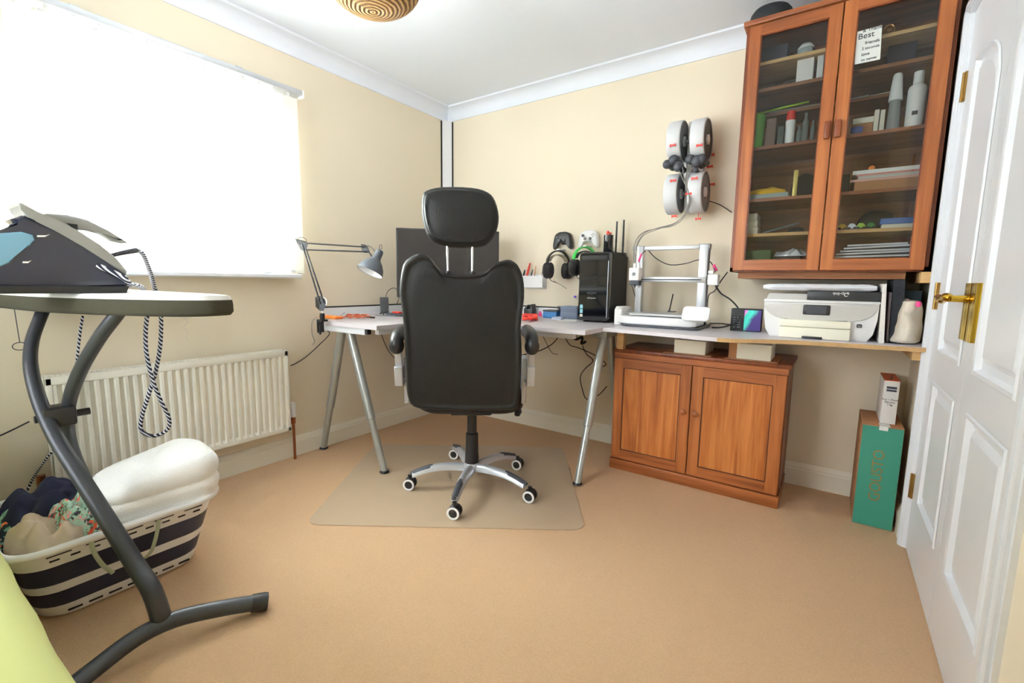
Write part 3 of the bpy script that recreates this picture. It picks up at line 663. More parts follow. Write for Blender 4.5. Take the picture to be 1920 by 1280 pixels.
cd = [at(254, 469, 'x', XI-.10), at(266, 474, 'x', XI-.16), at(275, 492, 'x', .52), at(283, 515, 'x', .40), at(290, 540, 'x', .30), at(298, 568, 'x', .262), at(302, 600, 'x', .255), at(300, 650, 'x', .255), at(291, 700, 'x', .255), at(277, 745, 'x', .255), at(265, 785, 'x', .25), at(266, 808, 'x', .25),
      at(288, 817, 'x', .25), at(313, 806, 'x', .25), at(317, 785, 'x', .255), at(301, 750, 'x', .262), at(287, 715, 'x', .268), at(275, 665, 'x', .27), at(273, 620, 'x', .27), at(277, 575, 'x', .28), at(270, 545, 'x', .36), at(262, 536, 'x', .50), at(240, 533, 'x', .62), at(244, 534, 'x', .74), at(236, 524, 'x', .792), at(218, 513, 'x', .790), at(200, 505, 'x', .788), at(182, 497, 'x', .780)]
MB().tube(smooth_path(cd, 8), .0075, 10).build('woven_cord', M_cord, ir)
cable('cord', 'dark woven cord hanging from the board down the wall by the radiator', 'cord', [at(155, 592, 'x', .12), at(150, 625, 'x', .115), at(146, 660, 'x', .115), at(140, 700, 'x', .116), at(112, 820, 'x', .116), at(85, 862, 'x', .10), at(60, 900, 'x', .03), at(45, 940, 'x', .03), at(42, 980, 'x', .035)], .0045, M_cord)
cable('cord', 'thin dark cord running along the wall at the left edge beside the board leg', 'cord', [at(-30, 830, 'x', .02), at(10, 812, 'x', .02), at(35, 800, 'x', .02), at(55, 790, 'x', .025)], .003, M_cable)

# laundry basket
bk = thing('laundry_basket', 'white plastic laundry basket with navy stripes and slots, full of washing', 'basket', (.54, -2.345, 0))
M_navy = mat('navy_plastic', (30, 34, 58), .5)
B0 = (.36, .71, -2.545, -2.13); B1 = (.285, .785, -2.615, -2.075)
def bring(t, z, off=0, r=.08):
    x0, x1, y0, y1 = [B0[k]+(B1[k]-B0[k])*t for k in range(4)]
    return [((x0+x1)/2+a, (y0+y1)/2+b, z) for a, b in rrect(x1-x0+2*off, y1-y0+2*off, r+off, 6)]
zz = [0.0, .012, .05, .105, .135, .20, .255, .268]
rr = [bring(z/.27, z, -.015 if z == 0 else 0) for z in zz]; inner = [bring(z/.27, max(z, .006), -.006) for z in zz[::-1]]
o = MB().rings(rr+inner).build('shell', [M_white, M_navy], bk, ang=50)
for p in o.data.polygons:
    zc = p.center.z
    if .05 < zc < .105 or .135 < zc < .20: p.material_index = 1
rim = bring(1, .262, .012, .09)
MB().tube([Vector(p) for p in rim]+[Vector(rim[0]), Vector(rim[1])], .0105, 8).build('rim', M_white, bk, ang=60)
slots = []
def slot_row(z, n, L_, h, y0, y1):
    for k in range(n):
        t = z/.27; x1 = B0[1]+(B1[1]-B0[1])*t; y = y0+(y1-y0)*(k+.5)/n
        m = MB(); m.box((x1-.0015, y-L_/2, z-h/2), (x1+.0012, y+L_/2, z+h/2), .001); m.build('slot', M_blkm, bk)
slot_row(.222, 9, .022, .006, -2.54, -2.13); slot_row(.238, 5, .055, .004, -2.55, -2.12); slot_row(.025, 7, .034, .007, -2.50, -2.16)
# washing
def cloth_mat(name, base, cols, scale=14):
    m = D.materials.new(name); m.use_nodes = True; nt = m.node_tree; b = nt.nodes['Principled BSDF']; b.inputs['Roughness'].default_value = .9
    tc = nt.nodes.new('ShaderNodeTexCoord'); v = nt.nodes.new('ShaderNodeTexVoronoi'); v.inputs['Scale'].default_value = scale; n = nt.nodes.new('ShaderNodeTexNoise'); n.inputs['Scale'].default_value = scale*.9
    nt.links.new(tc.outputs['Object'], n.inputs['Vector']); va = nt.nodes.new('ShaderNodeVectorMath'); va.operation = 'MULTIPLY_ADD'; va.inputs[1].default_value = (.06, .06, .06); nt.links.new(n.outputs['Color'], va.inputs[0]); nt.links.new(tc.outputs['Object'], va.inputs[2]); nt.links.new(va.outputs[0], v.inputs['Vector'])
    sp = nt.nodes.new('ShaderNodeSeparateColor'); nt.links.new(v.outputs['Color'], sp.inputs[0])
    cr = nt.nodes.new('ShaderNodeValToRGB'); cr.color_ramp.interpolation = 'CONSTANT'; e = cr.color_ramp.elements
    e[0].color = rgb(*base); e[1].position = .45; e[1].color = rgb(*cols[0])
    for i, c in enumerate(cols[1:]): k = e.new(.45+.5*(i+1)/len(cols)); k.color = rgb(*c)
    nt.links.new(sp.outputs[0], cr.inputs[0]); nt.links.new(cr.outputs[0], b.inputs['Base Color']); MATS[name] = m; return m
from mathutils import noise as NZ
def lump(name, c, rx, ry, h, seed, m, label, cat, rot=0, fold=1.0, sub=1):
    mb = MB(); nr, na = (26, 72) if fold > .3 else (12, 36); c = Vector(c); rr = []
    for i in range(nr+1):
        t = i/nr; r = []
        for j in range(na):
            a = 2*PI*j/na; rad = math.sin(min(1, t*1.0)*PI/2+0.001)
            q = Vector((math.cos(a)*rad, math.sin(a)*rad, 0)); wob = 1+.14*NZ.noise(Vector((math.cos(a)*1.5+seed, math.sin(a)*1.5, seed*.7)))
            x, y = q.x*rx*wob, q.y*ry*wob; z = h*math.cos(t*PI/2)**.6
            z += fold*.016*math.sin((x*math.cos(seed)+y*math.sin(seed))*62+6*NZ.noise(Vector((x*9+seed, y*9, 0))))*math.cos(t*PI/2)**.3*(0 if t > .93 else 1)
            z += fold*.030*1.7*NZ.noise(Vector((x*24+seed, y*24, seed)))*(0 if t > .93 else 1); z += fold*.012*abs(NZ.noise(Vector((x*60, y*60+seed, 1))))*(0 if t > .93 else 1)
            x2 = x*math.cos(rot)-y*math.sin(rot); y2 = x*math.sin(rot)+y*math.cos(rot); r.append(c+Vector((x2, y2, max(z, 0))))
        rr.append(r)
    mb.rings(rr)
    return tag(mb.build(name, m, ang=70, sub=sub), label, cat)
lump('beige_top', (.62, -2.505, .19), .125, .085, .100, 1.3, mat('beige_satin', (214, 196, 172), .45), 'crumpled beige satin top at the left end of the laundry basket', 'clothes', .3, .8)
lump('floral_dress', (.63, -2.385, .19), .125, .10, .14, 4.1, cloth_mat('floral_mint', (176, 214, 196), [(232, 96, 70), (66, 74, 84), (244, 170, 180), (190, 220, 204), (120, 150, 130)], 75), 'mint green floral dress heaped in the middle of the laundry basket', 'clothes', .8, 1.0)
lump('navy_garment', (.42, -2.47, .19), .12, .12, .145, 7.7, mat('navy_cloth', (30, 34, 62), .9), 'dark navy garment at the back of the laundry basket', 'clothes', .1, .7)
lump('mint_garment', (.44, -2.56, .19), .10, .045, .075, 2.4, cloth_mat('floral_green', (120, 170, 150), [(236, 110, 60), (40, 56, 60), (150, 190, 170)], 60), 'green and orange patterned cloth at the far left corner of the laundry basket', 'clothes', 0, .5)
lump('olive_garment', (.615, -2.22, .20), .125, .125, .075, 5.2, cloth_mat('olive_print', (130, 136, 112), [(220, 170, 60), (50, 60, 110), (190, 70, 60), (150, 150, 128)], 70), 'olive and mustard printed cloth under the white towel', 'clothes', 0, .4)
# straps hanging over the rim
for pts, lb in (([(222, 1012), (228, 1030), (238, 1058), (262, 1072), (290, 1078)], 'pale green fabric strap looped over the near rim of the basket'), ([(170, 1010), (176, 1034), (192, 1058), (212, 1074)], 'pale green strap end hanging over the rim at the floral dress'), ([(298, 974), (294, 1000), (285, 1030), (272, 1046)], 'thin patterned tie hanging over the basket rim below the towel')):
    pp = [at(a, b, 'x', .80+.004*(i > 0)-.012*max(0, i-2)) for i, (a, b) in enumerate(pts)]
    tag(MB().tube(smooth_path(pp, 5), .006, 8, flat=.3).build('fabric_strap', mat('sage_cloth', (168, 176, 146), .9)), lb, 'strap')
# towel
M_towel = mat('white_towel', (250, 250, 248), .95, noise=.03, nscale=120, bump=1.0, bscale=220)
mb = MB(); rr = []
for s_, z in ((.84, 0), (.95, .006), (.975, .022), (.955, .036), (.975, .050), (1.0, .068), (.995, .084), (.95, .094), (.945, .098), (.99, .108), (1.01, .130), (.99, .155), (.93, .176), (.80, .190), (.60, .199), (.36, .204), (.12, .206)):
    r = []
    for a, b in rrect(.30, .345, .075, 8):
        wv = .005*math.sin(b*17+z*30+1)+.003*math.sin(a*26); ang = -.16; x = a*s_; y = b*s_
        lift = 1+.18*math.sin((b+.05)*7)-.35*max(0, abs(b)-.10)
        r.append((.630+x*math.cos(ang)-y*math.sin(ang), -2.215+x*math.sin(ang)+y*math.cos(ang), .247+z*.78*lift+wv*(1 if z > .02 else 0)))
    rr.append(r)
tag(mb.rings(rr).build('towel', M_towel, ang=70, sub=1), 'thick folded white towel on the right end of the laundry basket', 'towel')

# ================================================================ DESK THINGS
# desk lamp
M_lamp = mat('lamp_grey', (74, 80, 88), .4); LD = 2.50
lp = thing('desk_lamp', 'dark grey swing-arm desk lamp clamped to the left end of the desk', 'lamp', ad(604, 592, LD))
def A_(px, py, d=0): return ad(px, py, LD+d)
m = MB(); b_ = A_(604, 588); m.box((b_.x-.022, b_.y-.02, ZT+.0005), (b_.x+.022, b_.y+.02, ZT+.012), .002).box((b_.x-.02, b_.y-.022, ZT-.06), (b_.x-.014, b_.y+.018, ZT+.012)).cyl((b_.x, b_.y, ZT+.01), (b_.x, b_.y, ZT+.045), .013).cyl((b_.x-.01, b_.y-.01, ZT-.07), (b_.x-.01, b_.y-.01, ZT-.022), .006).build('clamp', M_blk, lp)
MB().prism([A_(598, 563), A_(609, 561), A_(612, 572), A_(606, 583), A_(599, 582)], A_(0, 0, .03)-A_(0, 0, 0)).build('base_joint', M_blk, lp)
MB().tube([A_(566, 457), A_(601, 570)], .0045, 8).tube([A_(574, 468), A_(608, 568)], .0045, 8).build('lower_arm', M_blk, lp)
MB().prism([A_(557, 450), A_(578, 456), A_(575, 468), A_(567, 470)], A_(0, 0, .02)-A_(0, 0, 0)).build('elbow', M_blk, lp)
MB().tube([A_(576, 456), A_(686, 463)], .004, 8).tube([A_(573, 468), A_(690, 472)], .004, 8).build('upper_arm', M_blk, lp)
MB().prism([A_(682, 461), A_(690, 462), A_(694, 474), A_(684, 474)], A_(0, 0, .02)-A_(0, 0, 0)).tube([A_(690, 470), A_(697, 480), A_(703, 484)], .004, 8).build('head_joint', M_blk, lp)
MB().tube(smooth_path([A_(597, 468), A_(620, 468), A_(640, 470)], 4), .0015, 6).tube(smooth_path([A_(588, 520), A_(600, 550), A_(612, 562), A_(611, 572)], 4), .0012, 6).build('spring', M_chrome, lp)
MB().tube(smooth_path([A_(574, 458), A_(574, 449), A_(566, 445), A_(558, 448), A_(557, 456)], 5), .0013, 6).tube(smooth_path([A_(685, 462), A_(692, 461), A_(700, 467), A_(703, 473)], 5), .0013, 6).build('lamp_cable', M_cable, lp)
top = A_(713, 469, .0); opc = A_(694, 509, .0)
axd = (opc-top).normalized(); axd = (axd+(CP-opc).normalized()*.22).normalized()
prof = [(.012, 0), (.018, .004), (.0215, .02), (.0215, .045), (.026, .058), (.045, .078), (.062, .105), (.071, .132), (.0715, .136)]
sh = MB().lathe(top, prof, axd, 32, cap=False).build('lamp_shade', M_lamp, lp, solid=.0012)
MB().lathe(top+axd*.001, [(.024, .062), (.042, .0785), (.058, .106), (.069, .134)], axd, 32, cap=False).build('shade_lining', M_white, lp)
MB().lathe(top+axd*.055, [(.012, 0), (.016, .02), (.022, .04), (.016, .058), (.002, .064)], axd, 18).build('bulb', M_paper, lp)
c_ = top-axd*.006; MB().tube([c_+Vector((0, 0, 0))+(Vector((.011*math.sin(k*PI/6), 0, .012+.013*math.cos(k*PI/6)))) for k in range(-5, 6)], .0016, 6).build('loop', M_blk, lp)
# monitor
mn = thing('monitor', 'wide black computer monitor across the desk corner behind the chair', 'monitor', (.40, -.43, ZT))
ml, mr = Vector((.245, -.755, 0)), Vector((.700, -.262, 0)); mx = (mr-ml).normalized(); my = Vector((-mx.y, mx.x, 0)); W_ = (mr-ml).length
MM = frame(ml, mx, my, (0, 0, 1))
M_scr = mat('monitor_screen', (46, 42, 42), .32)
MB(MM).box((0, .0, .935), (W_, .03, 1.378), .004).box((.08, .03, 1.0), (W_-.08, .055, 1.30), .01).build('housing', M_blk, mn)
MB(MM).box((.006, -.0008, .950), (W_-.006, .002, 1.372)).build('screen', M_scr, mn)
MB(MM).box((W_/2-.03, .035, ZT+.01), (W_/2+.03, .06, 1.1), .005).box((W_/2-.13, -.08, ZT+.0005), (W_/2+.13, .12, ZT+.012), .004).build('stand', M_blk, mn)
# clutter on the left of the desk
q = at(620, 597, 'z', ZT)
ob = tag(MB(frame((0, 0, 0), (1, 0, 0), (0, 1, 0))).box((q.x-.09, q.y-.02, ZT+.0005), (q.x+.075, q.y+.035, ZT+.016), .005).build('tool_case', M_orange), 'flat orange plastic case at the left end of the desk', 'case')
def desk_pt(px, py, dz=0): return at(px, py, 'z', ZT)+Vector((0, 0, dz))
cable('cable_tangle', 'small orange and brown tangle of thin cable beside the orange case', 'cable', [desk_pt(655+18*math.sin(k*1.7)+k*1.4, 596+3*math.cos(k*2.3), .008+.008*abs(math.sin(k*1.1))) for k in range(18)], .0025, mat('copper_cable', (196, 96, 60), .5), seg=5)
cable('cable', 'thin grey cable looping up from the cable tangle on the desk', 'cable', [desk_pt(632, 598, .003), desk_pt(645, 593, .02), desk_pt(660, 585, .045), desk_pt(672, 584, .02), desk_pt(680, 590, .004)], .0015, M_grey)
tag(MB().tube([desk_pt(672, 594, .006), desk_pt(702, 597, .006)], [.004, .005], 8).build('screwdriver', M_blk), 'thin black tool lying on the desk in front of the cable tangle', 'tool')
tag(MB().tube([desk_pt(704, 592, .004), desk_pt(742, 594, .004)], [.003, .003], 6).build('stylus', M_grey), 'slim grey pen lying on the desk in front of the phone stand', 'pen')
ps = thing('phone_stand', 'black phone propped on a small black stand on the left half of the desk', 'phone', desk_pt(718, 590))
pc_ = desk_pt(722, 590); n_ = Vector((.6, -.7, .35)).normalized(); u_ = Vector((.76, .65, 0)).normalized(); v_ = Vector((-.25, .18, .95)).normalized()
m = MB(); cpt = pc_+Vector((-.005, 0, .062)); m.prism([cpt+u_*a+v_*b for a, b in ((-.028, -.05), (.028, -.05), (.028, .058), (-.028, .058))], -n_*.008, .002).build('phone', M_blk, ps)
MB().tube([pc_+Vector((-.03, -.02, .004)), pc_+Vector((-.012, .0, .022))], .004, 8).tube([pc_+Vector((.015, -.03, .004)), pc_+Vector((.0, .0, .02))], .004, 8).box((pc_.x-.02, pc_.y-.02, ZT+.014), (pc_.x+.02, pc_.y+.02, ZT+.02)).build('stand', M_blk, ps)
kb = desk_pt(738, 592)
tag(MB().box((kb.x-.055, kb.y-.02, ZT+.0006), (kb.x+.09, kb.y+.07, ZT+.018), .004).build('tool_box_tray', M_dgrey), 'dark grey component tray on the desk just left of the chair', 'tray')
tag(MB().box((kb.x-.02, kb.y-.0, ZT+.0185), (kb.x+.05, kb.y+.04, ZT+.028), .004).build('red_part', M_red), 'small red plastic part on top of the dark component tray', 'part')
sp_ = desk_pt(744, 586)
tag(MB().box((sp_.x-.07, sp_.y+.06, ZT+.0006), (sp_.x-.02, sp_.y+.12, ZT+.05), .003).build('hub_box', M_blk), 'small black box behind the component tray, cables arching over it', 'device')
cable('cable', 'black cable arching behind the phone stand by the monitor edge', 'cable', [A_(722, 560, -.1), A_(728, 545, 0), A_(740, 540, 0), A_(749, 552, 0), A_(744, 570, 0)], .0018, M_cable)
# right of the chair
tag(MB().tube(smooth_path([desk_pt(994+15*math.sin(k*2.1), 599+4*math.cos(k*1.3), .012+.012*abs(math.sin(k*1.9))) for k in range(24)], 4), .006, 8).build('cable_ties', M_red), 'bright red bundle of plastic clips on the desk right of the chair', 'clips')
a = desk_pt(990, 592); tag(MB().box((a.x-.05, a.y+.02, ZT+.0006), (a.x+.02, a.y+.08, ZT+.045), .004).prism([(a.x-.05, a.y+.02, ZT+.045), (a.x-.02, a.y+.02, ZT+.075), (a.x-.012, a.y+.02, ZT+.075), (a.x-.03, a.y+.02, ZT+.045)], (0, .05, 0)).prism([(a.x+.02, a.y+.02, ZT+.04), (a.x+.015, a.y+.02, ZT+.08), (a.x+.008, a.y+.02, ZT+.08), (a.x+.003, a.y+.02, ZT+.045)], (0, .05, 0)).build('controller_dock', M_blk), 'black two-pronged charging dock on the desk right of the chair back', 'dock')
a = desk_pt(1018, 594)
for dx, m_, lb in ((-.02, M_pink, 'tiny pink bottle behind the red clips'), (.014, mat('violet', (90, 60, 190), .4), 'tiny violet cap beside the pink bottle'), (.046, M_red, 'tiny red cap in front of the blue box')):
    tag(MB().lathe((a.x+dx-.02, a.y+.03, ZT+.0005), [(.011, 0), (.011, .022), (.006, .026), (.006, .034)], n=12).build('bottle_cap', m_), lb, 'cap')
a = at(1036, 590, 'y', -.16)
def bx(name, p, w_, d_, h, m_, label, cat, z=ZT, bev=.003, rot=0):
    M_ = Matrix.Translation((p[0], p[1], z+.0006)) @ Matrix.Rotation(rot, 4, 'Z')
    return tag(MB(M_).box((-w_/2, -d_/2, 0), (w_/2, d_/2, h), bev).build(name, m_), label, cat)
bb = thing('storage_box', 'small blue box with a dark lid on the desk near the computer tower', 'box', (a.x, -.14, ZT))
MB().box((a.x-.055, -.19, ZT+.0006), (a.x+.045, -.10, ZT+.042), .003).build('box', M_blue, bb); MB().box((a.x-.057, -.192, ZT+.0425), (a.x+.047, -.098, ZT+.052), .002).build('lid', M_dgrey, bb)
a = at(1070, 595, 'y', -.17); gd = thing('drawer_unit', 'small slate grey two-drawer desk organiser left of the computer tower', 'organiser', (a.x, -.15, ZT))
M_slate = mat('slate_plastic', (116, 126, 146), .5)
MB().box((a.x-.06, -.20, ZT+.0006), (a.x+.06, -.08, ZT+.082), .003).build('case', M_slate, gd)
for k in range(2): MB().box((a.x-.055, -.2025, ZT+.006+k*.039), (a.x+.055, -.1995, ZT+.040+k*.039), .001).build('drawer', mat('slate_drawer', (100, 110, 132), .5), gd)
tag(MB().box((.93, -.10, ZT+.0655), (1.03, -.075, ZT+.0655+.012), .003).build('stapler', M_dgrey) if False else MB().box((a.x-.14, -.10, ZT+.057), (a.x-.065, -.08, ZT+.075), .004).box((a.x-.13, -.10, ZT+.0006), (a.x-.12, -.08, ZT+.06)).box((a.x-.085, -.10, ZT+.0006), (a.x-.075, -.08, ZT+.06)).build('stapler_rack', M_dgrey), 'dark stapler-shaped holder standing behind the blue box', 'holder')
pp = [desk_pt(1043, 602, .001), desk_pt(1078, 604, .001), desk_pt(1085, 599, .001), desk_pt(1058, 598, .001)]
tag(MB().prism(pp, (0, 0, .0015)).build('paper_sheet', M_paper), 'white sheet of paper on the desk in front of the grey drawer unit', 'paper')
tag(MB().prism([desk_pt(1034, 599, .001), desk_pt(1052, 601, .001), desk_pt(1062, 595, .001), desk_pt(1046, 593, .001)], (0, 0, .012), .002).build('notepad', mat('pale_blue_card', (200, 208, 226), .6)), 'pale blue notepad on the desk beside the blue box', 'notepad')
# computer tower
pt_ = thing('computer_tower', 'black computer tower with glossy front standing on the desk', 'computer', (1.413, -.17, ZT))
PX0, PX1, PYF, PYB, PZT_ = 1.318, 1.510, -.300, -.020, 1.222
MB().box((PX0, PYF+.02, ZT+.008), (PX1, PYB, PZT_-.012), .006).prism([(PX0+.004, PYF+.03, PZT_-.012), (PX0+.004, PYB, PZT_-.012), (PX0+.004, PYB, PZT_-.022), (PX0+.004, PYB-.06, PZT_+.004), (PX0+.004, PYF+.05, PZT_+.004)], (PX1-PX0-.008, 0, 0), .003).build('case', M_blkm, pt_)
MB().box((PX0+.02, PYF+.04, ZT+.0004), (PX0+.04, PYB-.03, ZT+.009)).box((PX1-.04, PYF+.04, ZT+.0004), (PX1-.02, PYB-.03, ZT+.009)).build('feet', M_blk, pt_)
M_piano = mat('piano_black', (12, 14, 20), .08, coat=.5)
fo = [(PX0+(PX1-PX0)/2+a, b+(ZT+.01+PZT_)/2) for a, b in rrect(PX1-PX0+.002, PZT_-ZT-.012, .022)]
MB().rings([[(a, PYF+.028, b) for a, b in fo], [(a, PYF+.006, b) for a, b in fo], [((PX0+PX1)/2+(a-(PX0+PX1)/2)*.94, PYF, 1.02+(b-1.02)*.97) for a, b in fo]]).build('front_panel', M_piano, pt_, ang=30)
MB().box((PX0+.012, PYF-.0012, PZT_-.045), (PX1-.012, PYF+.001, PZT_-.018), .004).build('vent_strip', M_blkm, pt_)
MB().box((PX1-.010, PYF-.0015, ZT+.03), (PX1-.006, PYF+.002, PZT_-.05)).build('edge_trim', M_silver, pt_)
Tm = frame((1.405, PYF-.0012, .985), (1, 0, 0), (0, 0, 1)); text('emblem', '=<>=', .026, Tm, M_grey, pt_)
Tm = frame((1.405, PYF-.0012, .958), (1, 0, 0), (0, 0, 1)); text('lettering', 'cyberpower', .0115, Tm, M_paper, pt_)
for z, c, h in ((.845, M_paper, .016), (.867, mat('sticker_blue', (150, 214, 232), .4), .024), (.895, mat('sticker_blue', (150, 214, 232), .4), .022)):
    MB().box((PX0+.014, PYF-.0012, z), (PX0+.032, PYF+.0008, z+h)).build('sticker', c, pt_)
# things on the tower
a = at(1140, 474, 'y', -.20); cn = thing('pen_pot', 'tall black cylindrical pot with red bits on top of the computer tower', 'pot', (a.x, -.2, PZT_+.005))
MB().lathe((a.x, -.20, PZT_+.0045), [(.026, 0), (.028, .003), (.028, .098), (.026, .1), (.024, .1), (.024, .09)], n=28).build('pot', M_piano, cn)
MB().tube(smooth_path([(a.x-.012, -.20, PZT_+.09), (a.x-.005, -.205, PZT_+.125), (a.x+.006, -.2, PZT_+.110), (a.x+.014, -.196, PZT_+.118)], 4), .005, 8).build('red_item', M_red, cn)
rtx = at(1160, 470, 'y', -.07)
ro = thing('wifi_aerials', 'pair of upright black wifi aerials on the back of the computer tower', 'aerial', (rtx.x, -.07, PZT_))
for px, top_, bot_ in ((1157, 415, 455), (1170, 412, 462)):
    t_, b_ = at(px, top_, 'y', -.07), at(px-2.0, bot_, 'y', -.07); b0 = Vector((b_.x, b_.y, PZT_+.006))
    MB().tube([t_, b_], [.005, .0065], 10).tube([b_, b0], [.0055, .0055], 10).build('aerial', M_blk, ro)
MB().box((rtx.x-.02, -.09, PZT_-.008), (rtx.x+.045, -.045, PZT_+.008), .003).build('base', M_blk, ro)
tag(MB().lathe((rtx.x-.033, -.10, PZT_+.0045), [(.020, 0), (.014, .03), (.006, .045), (.004, .06)], n=14).build('plastic_cone', mat('pale_plastic', (214, 208, 196), .5)), 'small pale plastic cone on the tower beside the aerials', 'cone')
# headsets and controllers on the wall
def gamepad(name, c, yw, body_m, btn_m, label):
    t = thing(name, label, 'controller', (c[0], yw, c[1]))
    pts = [(-.035, .038), (-.018, .042), (.018, .042), (.035, .038), (.055, .026), (.066, -.008), (.070, -.040), (.060, -.052), (.046, -.040), (.030, -.018), (-.030, -.018), (-.046, -.040), (-.060, -.052), (-.070, -.040), (-.066, -.008), (-.055, .026)]
    o2 = [(a*1.02, b*1.22) for a, b in dens(pts, 3)]
    rr = []
    for s_, d in ((.9, 0), (1, -.008), (1, -.024), (.93, -.034), (.8, -.038)): rr.append([(c[0]+a*s_, yw+d, c[1]+(b if s_ > .95 else b*s_)) for a, b in o2])
    MB().rings(rr).build('body', body_m, t, ang=60)
    for bx_, bz_ in ((-.034, .016), (.018, -.004), (-.018, -.004)): MB().lathe((c[0]+bx_, yw-.036, c[1]+bz_), [(.009, 0), (.009, .006), (.0095, .008)], (0, -1, 0), 14).build('thumbstick', btn_m, t)
    for k in range(4): MB().lathe((c[0]+.036+.008*math.cos(k*PI/2), yw-.036, c[1]+.018+.008*math.sin(k*PI/2)), [(.003, 0), (.003, .004)], (0, -1, 0), 10).build('button', btn_m, t)
    MB().box((c[0]-.02, yw-.001, c[1]-.03), (c[0]+.02, -.001, c[1]), .003).build('bracket', body_m, t)
    return t
def headset(name, c, yw, band_m, cup_m, pad_m, label, rot=0.9):
    t = thing(name, label, 'headset', (c[0], yw, c[1]))
    HM = Matrix.Translation((c[0], -.085, c[1])) @ Matrix.Rotation(rot, 4, 'Z'); R_ = .075
    arc = [Vector((R_*math.cos(a), 0, R_*1.05*math.sin(a)-.01)) for a in [PI*(-.06+1.12*k/18) for k in range(19)]]
    MB(HM).rings([[p+Vector((math.cos(an)*r_, yy, math.sin(an)*r_)) for r_, yy in ((.004, -.017), (.004, .017), (-.004, .017), (-.004, -.017))] for p, an in [(arc[k], PI*(-.06+1.12*k/18)) for k in range(19)]]).build('headband', band_m, t)
    R2 = R_-.014
    arc2 = [(Vector((R2*math.cos(a), 0, R2*.92*math.sin(a)-.012)), a) for a in [PI*(.06+.88*k/14) for k in range(15)]]
    MB(HM).rings([[p+Vector((math.cos(an)*r_, yy, math.sin(an)*r_)) for r_, yy in ((.003, -.022), (.003, .022), (-.005, .022), (-.005, -.022))] for p, an in arc2]).build('head_pad', pad_m, t)
    for s_ in (-1, 1):
        cc = Vector((s_*(R_-.002), 0, -.060)); e = MB(HM).rings([[cc+Vector((s_*dx, r*.95*math.cos(2*PI*j/24), r*1.2*math.sin(2*PI*j/24))) for j in range(24)] for dx, r in ((.026, .024), (.022, .038), (.006, .045), (-.006, .045), (-.012, .040))]).build('ear_cup', cup_m, t, ang=50)
        MB(HM).rings([[cc+Vector((s_*dx, r*.95*math.cos(2*PI*j/24), r*1.2*math.sin(2*PI*j/24))) for j in range(24)] for dx, r in ((-.012, .042), (-.024, .045), (-.034, .038), (-.032, .024))]).build('ear_cushion', M_blkm, e, ang=60)
    MB(HM).tube(smooth_path([Vector((-R_, -.02, -.10)), Vector((-R_+.02, -.035, -.128)), Vector((-R_+.055, -.045, -.140))], 5), .0025, 6).build('microphone', M_blk, t)
    MB().box((c[0]-.012, -.09, c[1]+.072), (c[0]+.012, -.001, c[1]+.082), .002).build('wall_hook', M_white, t)
    return t
c1 = at(1053, 449, 'y', -.05); gamepad('game_controller', (c1.x, c1.z), -.012, M_blk, M_dgrey, 'black game controller mounted on the wall above the black headset')
c2 = at(1102, 446, 'y', -.05); gamepad('game_controller', (c2.x, c2.z), -.012, M_white, M_blk, 'white game controller mounted on the wall above the green headset')
c3 = at(1046, 490, 'y', -.085); headset('headset', (c3.x, c3.z), -.045, M_blk, M_blk, mat('taupe_mesh', (150, 140, 120), .7), 'black headset with taupe padding hanging on the wall under the black controller')
c4 = at(1096, 484, 'y', -.085); headset('headset', (c4.x, c4.z), -.045, mat('bright_green', (70, 205, 90), .4), M_blk, M_dgrey, 'black headset with bright green headband, partly hidden by the computer tower')
# cable with plug below headset
cable('cable', 'thin black cable with two plugs dangling from the black headset', 'cable', [at(1037, 524, 'y', -.05), at(1043, 530, 'y', -.03), at(1050, 533, 'y', -.02), at(1062, 541, 'y', -.02)], .0016, M_cable)
tag(MB().ell(at(1078, 556, 'y', -.012), .010, .006, .008).build('push_pin', mat('violet', (90, 60, 190), .4)), 'tiny violet pin on the wall beside the computer tower', 'pin')
# tool tray
ta, tb = at(988, 541, 'y', -.03), at(1021, 517, 'y', -.03)
M_t = MB().prism([(ta.x-.02, -.001, ta.z), (ta.x-.02, -.055, ta.z+.01), (ta.x-.02, -.06, tb.z), (ta.x-.02, -.056, tb.z), (ta.x-.02, -.05, ta.z+.014), (ta.x-.02, -.006, ta.z+.006), (ta.x-.02, -.006, tb.z+.01), (ta.x-.02, -.001, tb.z+.01)], (tb.x-ta.x+.02, 0, 0)).build('tool_tray', M_white, None, smooth=False)
tag(M_t, 'white wall tray holding small hand tools, right of the chair back', 'tray')
for px0, py0, px1, py1, m_, r, lb in ((984, 506, 981, 520, M_blk, .007, 'black-handled tool at the left end of the wall tray'), (994, 493, 987, 520, M_red, .008, 'red-handled cutters standing in the wall tray'), (999, 505, 995, 520, M_dgrey, .005, 'short dark tool beside the red cutters in the wall tray'), (1005, 498, 1001, 522, mat('tan_handle', (196, 150, 110), .5), .0045, 'slim tan-handled tool in the wall tray'), (1019, 500, 1015, 518, M_grey, .0025, 'thin grey file at the right end of the wall tray')):
    tag(MB().tube([at(px0, py0, 'y', -.035), at((px0+px1)/2, (py0+py1)/2, 'y', -.033), at(px1, py1, 'y', -.03), at(px1, py1+10, 'y', -.028)], [r*.7, r, r*.8, r*.4], 10).build('hand_tool', m_), lb, 'tool', )
